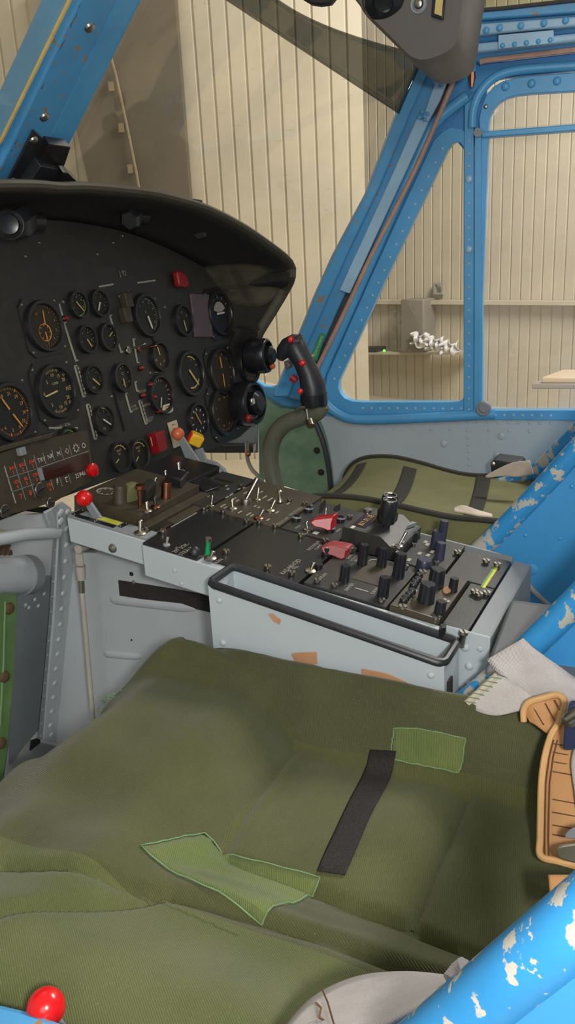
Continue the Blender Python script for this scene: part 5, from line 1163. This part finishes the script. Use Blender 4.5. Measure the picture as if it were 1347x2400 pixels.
# ---- near cushion: corduroy with bolsters
def seam(d, w=.0050, k=.0085): return -k*math.exp(-(d/w)**2)
def segd(px, py, a, b):
    ax, ay = a; bx, by = b; L = (bx-ax)**2+(by-ay)**2; t = max(0, min(1, ((px-ax)*(bx-ax)+(py-ay)*(by-ay))/L)); return math.hypot(px-ax-t*(bx-ax), py-ay-t*(by-ay))
SEAMS = [((.640, .30), (.618, .20)), ((.612, .316), (.530, .316)), ((.530, .316), (.460, .308)), ((.612, .316), (.622, .095)), ((.622, .095), (.63, .06)), ((.460, .308), (.441, .096)), ((.612, .316), (.640, .37)), ((.640, .37), (.652, .45)), ((.362, .435), (.395, .30)), ((.395, .30), (.40, .19)), ((.40, .19), (.398, .06)), ((.30, .40), (.395, .31)),
         ((.600, .152), (.515, .150)), ((.515, .150), (.450, .150))]
def cz(x, y):
    z = -.455
    rb = sstep(.600, .647, x)*.070; fb = sstep(.295, .385, y)*.044*(.75+.25*sstep(.45, .55, x))
    lb = sstep(.445, .405, x)*.018+sstep(.38, .31, x)*.020
    z += (rb**3+fb**3+lb**3)**(1/3)
    z += .006*math.sin((x-.44)/.18*math.pi)*math.sin((y-.1)/.2*math.pi) if .44 < x < .62 and .1 < y < .3 else 0
    z -= sstep(.46, .58, y)*.060 + .010*sstep(.50, .44, x)*sstep(.36, .45, y)
    z -= .022*sstep(.13, .04, y)*sstep(.60, .64, x)
    dip = math.exp(-((x-.560)/.028)**2-((y-.545)/.035)**2)*.034; z -= dip
    z += seam(min(segd(x, y, a, b) for a, b in SEAMS))
    z += .0012*math.sin(x*61+y*17)*math.sin(y*53-x*23)
    return z
cush = thing('seat_cushion', 'olive corduroy seat cushion with green patches and black tape strip', 'cushion', V((.465, .30, H-.50)))
NX, NY = 96, 128
def fr_y(x): return .578-.030*sstep(.53, .57, x)-.082*sstep(.610, .655, x)+.006*math.sin(x*40)
def ctop(a, b):
    x0, x1 = .258, .6555
    x = x0+(x1-x0)*a; y1 = fr_y(x); y = .035+(y1-.035)*b
    z = cz(x, y)
    e = min((x-x0)/.03, (x1-x)/.012, (y1-y)/.03, 1.0); e = max(0, e); z -= .022*(1-math.sqrt(max(0, 1-(1-e)**2)))
    return V((x, y, H+z))
g = G(); g.grid(ctop, NX, NY, M_olive)
def skirt(fn, n, drop, out):
    A = [fn(i/n) for i in range(n+1)]
    g.grid(lambda s, t: (lambda p: V((p.x, p.y, p.z-drop*t))+V(out)*math.sin(t*math.pi)*.006)(A[round(s*n)]), n, 5, M_olive2)
skirt(lambda s: ctop(s, 1), NX, .055, (0, 1, 0)); skirt(lambda s: ctop(1, s), NY, .085, (1, 0, 0)); skirt(lambda s: ctop(0, s), NY, .045, (-1, 0, 0)); skirt(lambda s: ctop(s, 0), NX, .04, (0, -1, 0))
# material by panel: thigh and bolster panels run crosswise
k2 = g.mi(M_olive2); k3 = g.mi(M_olive3); k4 = g.mi(M_olive4)
for i, f in enumerate(g.f):
    if g.fm[i] == 0:
        c = sum((g.v[j] for j in f), V((0, 0, 0)))/len(f)
        if c.x < .388: g.fm[i] = k3
        elif c.x > .614 and c.y < .40: g.fm[i] = k4
        elif c.y > .316 or c.x < .445: g.fm[i] = k2
g.build('cover', cush, sharp=80)
def onc(x, y, lift=.0014): return V((x, y, H+cz(x, y)+lift))
def hit(u, v, lift=0.):
    r = ray(u, v); t0, t1 = .25, 1.1; f = lambda t: (lambda p: p.z-(H+cz(p.x, p.y)))(EYE+r*t)
    t = t0
    while t < t1 and f(t) > 0: t += .01
    a, b = t-.01, t
    for _ in range(24):
        c = (a+b)/2
        if f(c) > 0: a = c
        else: b = c
    return EYE+r*b+ZU*lift
def patch(P, m, name, n=10, lift=.0022, edge=None):
    # a cloth quad laid on the cushion
    C4 = [hit(*p) for p in P]
    def fn(a, b):
        q = (C4[0]*(1-a)+C4[1]*a)*(1-b)+(C4[3]*(1-a)+C4[2]*a)*b; e = min(a, b, 1-a, 1-b)*8; return onc(q.x, q.y, .0004+lift*min(1, .35+e))
    g = G(); g.grid(fn, n, n, m); o = g.build(name, cush, solid=.0012)
    if edge:
        g = G(); loop = [fn(i/12, 0) for i in range(12)]+[fn(1, i/12) for i in range(12)]+[fn(1-i/12, 1) for i in range(12)]+[fn(0, 1-i/12) for i in range(12)]
        random.seed(11); loop = [p+V((random.uniform(-1, 1), random.uniform(-1, 1), 0))*.0006+ZU*.0006 for p in loop]
        g.tube(loop, .0006, edge, 5, closed=True); g.build('stitching', o)
    return o
patch([(868, 1760), (928, 1763), (808, 2054), (744, 2045)], M_velcro, 'hook_tape', 14, .0016)
patch([(922, 1711), (1091, 1735), (1073, 1816), (915, 1782)], M_patch, 'patch', 12, .002, M_gthread)
patch([(330, 1985), (480, 1955), (750, 2062), (615, 2172)], M_patch, 'patch', 14, .002, M_gthread)
# frayed threads at the front corner and along the lower seam
random.seed(21); g = G()
for k in range(26):
    b = AX(random.uniform(228, 292), random.uniform(1625, 1680), random.uniform(.600, .612)); b = V((b.x, b.y, H+cz(b.x, min(b.y, .55))+.002)) if False else b
    d = V((random.uniform(-1, 1), random.uniform(-1, 1), random.uniform(-.3, 1))).normalized()*random.uniform(.004, .014); g.tube([b, b+d*.6+ZU*.001, b+d], .0004, M_gthread, 4)
g.build('frayed_threads', cush)
g = G(); q_ = resample([hit(*p_) for p_ in [(330, 2104), (400, 2122), (480, 2156), (560, 2190)]], 40); g.tube([V((p_.x+random.uniform(-1, 1)*.001, p_.y+random.uniform(-1, 1)*.001, H+cz(p_.x, p_.y)+.0012)) for p_ in q_], .0004, M_patch, 5); g.build('stitching', cush)
g = G(); g.tube([onc(x, y, .0004) for x, y in [(.600, .152), (.56, .151), (.515, .150), (.48, .150), (.450, .150)]], .0022, M_olive, 8); g.build('seam_ridge', cush)
# ---- red lever at the near left edge of the seat
LX = .262
t = thing('seat_lever', 'grey lever with a glossy red ball beside the near seat edge, bottom corner', 'lever', AX(150, 2440, LX))
c = AX(108, 2361, LX); g = G(); g.ball(c, mpp(c)*45, M_red, 28); g.build('ball_knob', t)
g = G(); d = AX(170, 2440, LX+.01); g.tube([c, d], mpp(c)*12, M_greyd, 12); g.build('arm', t)
# ---- webbing
def strap(pts, width_dir, w, m, name, label=None, cat=None, par=None, th=.0022, n=8, group=None):
    P = curve(pts, n) if len(pts) > 2 else resample(pts, 8)
    W_ = [V(d) for d in width_dir] if isinstance(width_dir, list) else None
    def side(i):
        if W_ is None: return V(width_dir).normalized()
        t = i/(len(P)-1)*(len(W_)-1); k = min(len(W_)-2, int(t)); return W_[k].lerp(W_[k+1], t-k).normalized()
    A = [p+side(i)*w/2 for i, p in enumerate(P)]; B = [p-side(i)*w/2 for i, p in enumerate(P)]
    g = G(); up = [((P[min(i+1, len(P)-1)]-P[max(0, i-1)]).normalized().cross(side(i))).normalized() for i in range(len(P))]
    vs = A+B+[a+u*th for a, u in zip(A, up)]+[b+u*th for b, u in zip(B, up)]; k = len(P); fs = []
    for i in range(k-1): fs += [(i, i+1, k+i+1, k+i), (2*k+i, 3*k+i, 3*k+i+1, 2*k+i+1), (i, 2*k+i, 2*k+i+1, i+1), (k+i, k+i+1, 3*k+i+1, 3*k+i)]
    fs += [(0, k, 3*k, 2*k), (k-1, 3*k-1, 4*k-1, 2*k-1)]
    g.add(vs, fs, m, True); o = g.build(name, par, sharp=50)
    if label: tag(o, label, cat, group)
    return o
# lap strap looping at the bottom edge
def sheet(A, B, m, name, par=None, n=24, th=.0022, wave=0.):
    A, B = resample(curve(A, 6), n), resample(curve(B, 6), n); g = G()
    g.grid(lambda s, t: A[round(s*(n-1))].lerp(B[round(s*(n-1))], t)+ZU*wave*math.sin(t*9+s*7), n-1, 8, m); return g.build(name, par, solid=th, sharp=70)
zs = .375
o = sheet([AZ(*p) for p in [(640, 2440, H-.385), (700, 2365, H-.385), (760, 2318, H-.382), (850, 2284, H-.376), (960, 2276, H-.366), (1068, 2287, H-.352)]],
          [AZ(*p) for p in [(760, 2480, H-.345), (800, 2452, H-.345), (860, 2425, H-.342), (910, 2395, H-.338), (970, 2362, H-.335), (1045, 2318, H-.335)]], M_web, 'lap_strap')
tag(o, 'white lap strap looping over the near seat edge by the blue tube', 'strap')
g = G(); A = [o_ for o_ in [AZ(752, 2322, H-.378), AZ(768, 2360, H-.366), AZ(785, 2420, H-.35)]]; g.tube([a+ZU*.003 for a in A], .0005, M_stitch, 5); g.tube([AZ(u, v, H-.366) for u, v in [(740, 2350), (752, 2362), (748, 2385), (766, 2395), (762, 2420)]], .0006, M_stitch, 5); g.build('stitching', o)
g = G(); g.tube([AZ(1100, 2278, H-.335), AZ(1085, 2290, H-.338), AZ(1068, 2312, H-.34)], .0075, M_web, 12); tag(g.build('strap_end'), 'small rolled strap end tucked beside the near blue tube', 'strap')
# folded strap over the inner edge tube (upper fold and stitched loop end)
FX = .668
o = sheet([AX(*p) for p in [(1143, 1546, .668), (1190, 1600, .660), (1245, 1645, .648), (1347, 1690, .62), (1420, 1710, .60)]],
          [AX(*p) for p in [(1226, 1497, .668), (1268, 1530, .668), (1310, 1562, .667), (1347, 1592, .662), (1430, 1650, .65)]], M_web, 'shoulder_strap', th=.003)
tag(o, 'grey white strap folded over the inner seat tube, brown at its fold', 'strap')
g = G(); g.grid(lambda s, t: (AX(1143, 1546, .6675).lerp(AX(1226, 1497, .6675), s)).lerp(AX(1165, 1568, .6645).lerp(AX(1246, 1514, .6675), s), t)+V((-.0012, 0, .0012)), 8, 3, M_card); g.build('worn_fold', o, solid=.0008)
o = sheet([AX(*p) for p in [(1165, 1582, .652), (1190, 1592, .650), (1220, 1610, .645), (1246, 1632, .640)]],
          [AX(*p) for p in [(1095, 1648, .640), (1120, 1668, .636), (1165, 1676, .632), (1222, 1660, .632)]], M_web, 'strap_loop', th=.004)
tag(o, 'stitched strap end lying on the cushion under the folded strap', 'strap')
g = G(); A, B = AX(1165, 1582, .6515), AX(1095, 1648, .6395); g.tube([A, B], .0030, M_card, 8)
for k in range(7): p = A.lerp(B, (k+.5)/7); g.tube([p+V((-.003, .004, .001)), p+V((-.003, -.006, .001))], .0005, M_gthread, 5)
g.build('stitched_hem', o)
# tan leather pad
o = sheet([AX(*p) for p in [(1228, 1672, .628), (1236, 1650, .628), (1262, 1638, .630), (1300, 1632, .632), (1318, 1630, .632)]],
          [AX(*p) for p in [(1240, 1690, .620), (1262, 1705, .615), (1280, 1718, .612), (1292, 1716, .612), (1300, 1700, .614)]], M_tan, 'pad_flap', th=.003)
tag(o, 'tan leather flap with bound edge, at the top of the long pad', 'pad')
g = G(); g.tube(curve([AX(*p)+V((-.002, 0, .001)) for p in [(1228, 1690, .626), (1228, 1665, .628), (1240, 1646, .629), (1270, 1636, .631), (1305, 1628, .632), (1322, 1640, .628), (1320, 1665, .622), (1308, 1695, .614)]], 5),   .0027, M_tanedge, 8); g.build('binding', o)
for (a, b) in (((1250, 1660), (1274, 1700)), ((1278, 1650), (1300, 1690)), ((1300, 1643), (1312, 1665))):
    g = G(); g.tube([AX(*a, .627)+V((-.0012, 0, .0012)), AX(*b, .616)+V((-.0012, 0, .0012))], .0005, M_stitch, 5); g.build('seam', o)
padL = [(1300, 1700, .612), (1288, 1730, .600), (1278, 1770, .588), (1270, 1830, .572), (1268, 1900, .556), (1267, 1960, .545), (1268, 2003, .535)]
padR = [(1345, 1690, .612), (1372, 1730, .600), (1390, 1770, .588), (1400, 1830, .572), (1405, 1900, .556), (1408, 1960, .545), (1410, 2045, .528)]
o = sheet([AX(*p) for p in padL], [AX(*p) for p in padR], M_tan, 'leather_pad', th=.004)
tag(o, 'long tan quilted leather harness pad standing along the cushion rear', 'pad')
g = G(); g.tube(curve([AX(*p)+V((-.002, 0, .0005)) for p in [(1318, 1660, .622), (1308, 1695, .612), (1292, 1722, .604)]+padL[2:]+[(1310, 2016, .532), (1360, 2030, .530)]], 5),   .0027, M_tanedge, 8); g.build('binding', o)
for d_ in (11, 20):
    g = G(); g.tube([AX(u+d_, v, x)+V((-.0035, 0, .0005)) for u, v, x in padL[1:]], .0005, M_stitch, 5); g.build('seam', o)
for (v, x) in ((1740, .597), (1760, .591), (1782, .585), (1805, .578), (1870, .562), (1900, .556), (1930, .551), (1952, .547)):
    g = G(); g.tube([AX(1296, v, x)+V((-.0025, 0, .0005)), AX(1385, v+16, x)+V((-.0025, 0, .0005))], .00045, M_stitch, 5); g.build('seam', o)
o2 = sheet([AX(*p) for p in [(1346, 1745, .588), (1338, 1790, .575), (1345, 1850, .560), (1352, 1900, .548)]], [AX(*p) for p in [(1420, 1745, .588), (1420, 1790, .575), (1425, 1850, .560), (1430, 1900, .548)]], M_web, 'buckle_strap', th=.003)
tag(o2, 'white edged strap under the dark buckle at the frame edge', 'strap')
t = thing('harness_buckle', 'blue black harness buckle with a steel pin at the frame edge', 'buckle', AX(1335, 1745, .575))
g = G(); g.prism([AX(*p, .585) for p in [(1336, 1640), (1390, 1640), (1390, 1740), (1330, 1748), (1322, 1742), (1326, 1690)]], V((-.008, 0, 0)), plain('blue_black_buckle', (48, 54, 82), .3)); g.build('plate', t, bev=.002)
g = G(); g.tube([AX(1330, 1685, .572), AX(1350, 1672, .572), AX(1375, 1668, .572)], .0042, M_steel, 12); g.lathe(AX(1334, 1686, .573), (-1, 0, 0), [(.0055, 0), (.0055, .002), (.003, .003), (0, .003)], M_steel, 16); g.build('pin', t)
t = thing('harness_tongue', 'shiny rounded steel harness tongue at the lower end of the tan pad', 'buckle', AX(1340, 2010, .50))
g = G(); P = curve([AX(*p, .515) for p in [(1400, 1965), (1345, 1974), (1314, 1980), (1306, 1994), (1314, 2008), (1345, 2018), (1400, 2022)]], 5); g.prism(P, V((-.007, 0, .004)), M_nickel); g.build('tongue', t, bev=.003, segs=3)
g = G(); P = curve([AX(*p, .520) for p in [(1400, 1928), (1350, 1938), (1330, 1950), (1326, 1962), (1350, 1966), (1400, 1962)]], 5); g.prism(P, V((-.004, 0, .003)), M_greyd); g.build('finger_tab', t, bev=.001)
o = sheet([AX(*p) for p in [(1284, 2050, .45), (1340, 2050, .45), (1420, 2050, .45)]], [AX(*p) for p in [(1290, 2120, .43), (1340, 2130, .43), (1420, 2130, .43)]], M_tan, 'strap_tail', th=.004)
tag(o, 'short tan strap tail in the shadow beside the near blue tube', 'strap')

# ---- far cushion: green cloth with dark bands
fc = thing('seat_cushion', 'green cloth cushion with dark bands on the far seat', 'cushion', V((1.20, .38, H-.45)))
FXL, FXR = 1.005, 1.42
top_r = [(850, 1072), (800, 1118), (905, 1068), (960, 1072), (1020, 1088), (1090, 1108), (1150, 1116), (1200, 1120), (1260, 1122)]
rr_ = curve([AX(*p, FXR) for p in [(806, 1128), (812, 1108), (830, 1086), (862, 1073), (920, 1072), (985, 1086), (1040, 1102), (1090, 1113), (1150, 1117), (1260, 1121)]], 4)
ll_ = curve([AX(*p, FXL) for p in [(672, 1174), (690, 1170), (720, 1165), (770, 1162), (850, 1168), (930, 1184), (1000, 1200), (1060, 1212), (1115, 1217), (1210, 1226)]], 4)
NF = 60; RR, LL = resample(rr_, NF+1), resample(ll_, NF+1)
def ftop(s, t):
    a, b = LL[round(s*NF)], RR[round(s*NF)]; p = a.lerp(b, t); p.z -= .020*math.sin(t*math.pi)**.8*(1-.3*sstep(.15, 0, s)); return p
g = G(); g.grid(ftop, NF, 24, M_camo)
g.grid(lambda s, t: (lambda p: V((p.x-.012*math.sin(t*math.pi*.8), p.y+.0*t, p.z-.085*t)))(LL[round(s*NF)]), NF, 6, M_camo)
g.grid(lambda s, t: (lambda p: V((p.x, p.y+.006*math.sin(t*3.14), p.z-.075*t)))(ftop(0, s)), 24, 5, M_camo)
g.grid(lambda s, t: (lambda p: V((p.x+.01*math.sin(t*2.5), p.y, p.z-.08*t)))(RR[round(s*NF)]), NF, 5, M_camo)
g.build('cover', fc, sharp=70)
g = G(); g.tube(LL, .0042, M_camopipe, 8); g.tube(RR, .0052, M_camopipe, 8); g.tube([ftop(0, i/24) for i in range(25)], .004, M_camopipe, 8); g.build('piping', fc)
def fband(s0, s1, t0, t1, w, name='dark_band'):
    def fn(a, b):
        t = t0+(t1-t0)*b; s = s0+(s1-s0)*b+(a-.5)*w; x = max(0, min(1, s))*NF; k = int(min(NF-1, x)); f = x-k
        p = (LL[k].lerp(LL[k+1], f)).lerp(RR[k].lerp(RR[k+1], f), t); p.z -= .020*math.sin(t*math.pi)**.8*(1-.3*sstep(.15, 0, s)); return p+ZU*.0015
    g = G(); g.grid(fn, 8, 20, M_camodk); g.build(name, fc, solid=.001)
fband(.17, .17, .10, .93, .055); fband(.47, .42, .03, .90, .065); fband(.80, .76, .12, 1.0, .065)
o = sheet([AX(*p, 1.04) for p in [(1062, 1190), (1085, 1184), (1120, 1195), (1152, 1204)]], [AX(*p, 1.03) for p in [(1064, 1196), (1090, 1202), (1125, 1208), (1154, 1210)]], M_card, 'strap_end', th=.003); tag(o, 'pale beige strap end lying on the far cushion', 'strap')
o = sheet([AX(*p, 1.30) for p in [(1136, 1116), (1165, 1100), (1198, 1086), (1240, 1080)]], [AX(*p, 1.30) for p in [(1140, 1120), (1180, 1116), (1212, 1118), (1250, 1112)]], M_card, 'lap_strap', th=.003); tag(o, 'pale beige strap by the black block at the rear of the far cushion', 'strap')
t = thing('belt_reel', 'small black belt fitting block against the far side wall', 'fitting', AX(1180, 1120, 1.43))
g = G(); g.prism([AX(*p, 1.43) for p in [(1148, 1085), (1156, 1078), (1215, 1086), (1225, 1110), (1200, 1125), (1152, 1118)]], V((.05, 0, 0)), M_rubber); g.build('block', t, bev=.003)
g = G(); g.dome(AX(1155, 1088, 1.43), (-1, 0, 0), .005, M_steel, 10); g.build('screw', t)
# ================================================================== CAMERA, LIGHT
cam = bpy.data.cameras.new('camera'); co = bpy.data.objects.new('camera', cam); COL.objects.link(co)
cam.sensor_fit = 'VERTICAL'; cam.sensor_height = 36; cam.lens = 36*FPX/2400; cam.clip_start = .01
co.matrix_world = Matrix(((CR.x, CU.x, -CF.x, EYE.x), (CR.y, CU.y, -CF.y, EYE.y), (CR.z, CU.z, -CF.z, EYE.z), (0, 0, 0, 1)))
SC.camera = co
def light(name, kind, loc, power, col=(1, 1, 1), size=.1, aim=None, **kw):
    l = bpy.data.lights.new(name, kind); l.energy = power; l.color = col
    if kind == 'AREA': l.shape = 'RECTANGLE'; l.size = size; l.size_y = kw.get('sy', size)
    else: l.shadow_soft_size = size
    o = bpy.data.objects.new(name, l); COL.objects.link(o); o.location = V(loc)
    if aim is not None: o.rotation_euler = (V(aim)-V(loc)).to_track_quat('-Z', 'Y').to_euler()
    return o
light('camera_flash', 'POINT', EYE+CR*.075+CU*.025-CF*.12, FLASH, (1., .97, .93), .03)
light('hangar_and_fill_lamp', 'AREA', (2.6, 2.4, 3.6), LAMP*.22, (1., .92, .80), 1.2, (4.4, 3.2, -.5), sy=2.4)
light('hangar_and_fill_lamp', 'AREA', (4.0, -.9, 3.4), LAMP*4.4, (1., .96, .91), 1.2, (5.5, -.4, -.5), sy=2.4)
light('hangar_and_fill_lamp', 'AREA', (-2.4, -.9, 2.3), FILL, (1., .97, .92), 1.6, (1.1, .4, .4))  # unseen fill lamp added behind the camera to lift the far side
w = bpy.data.worlds.new('hangar_air'); SC.world = w; w.use_nodes = True
bg = w.node_tree.nodes['Background']; bg.inputs[0].default_value = (1., .93, .82, 1); bg.inputs[1].default_value = AMB
SC.view_settings.view_transform = 'Standard'; SC.view_settings.look = 'None'; SC.view_settings.gamma = 1; SC.view_settings.exposure = 0.0
SC.view_settings.use_curve_mapping = False
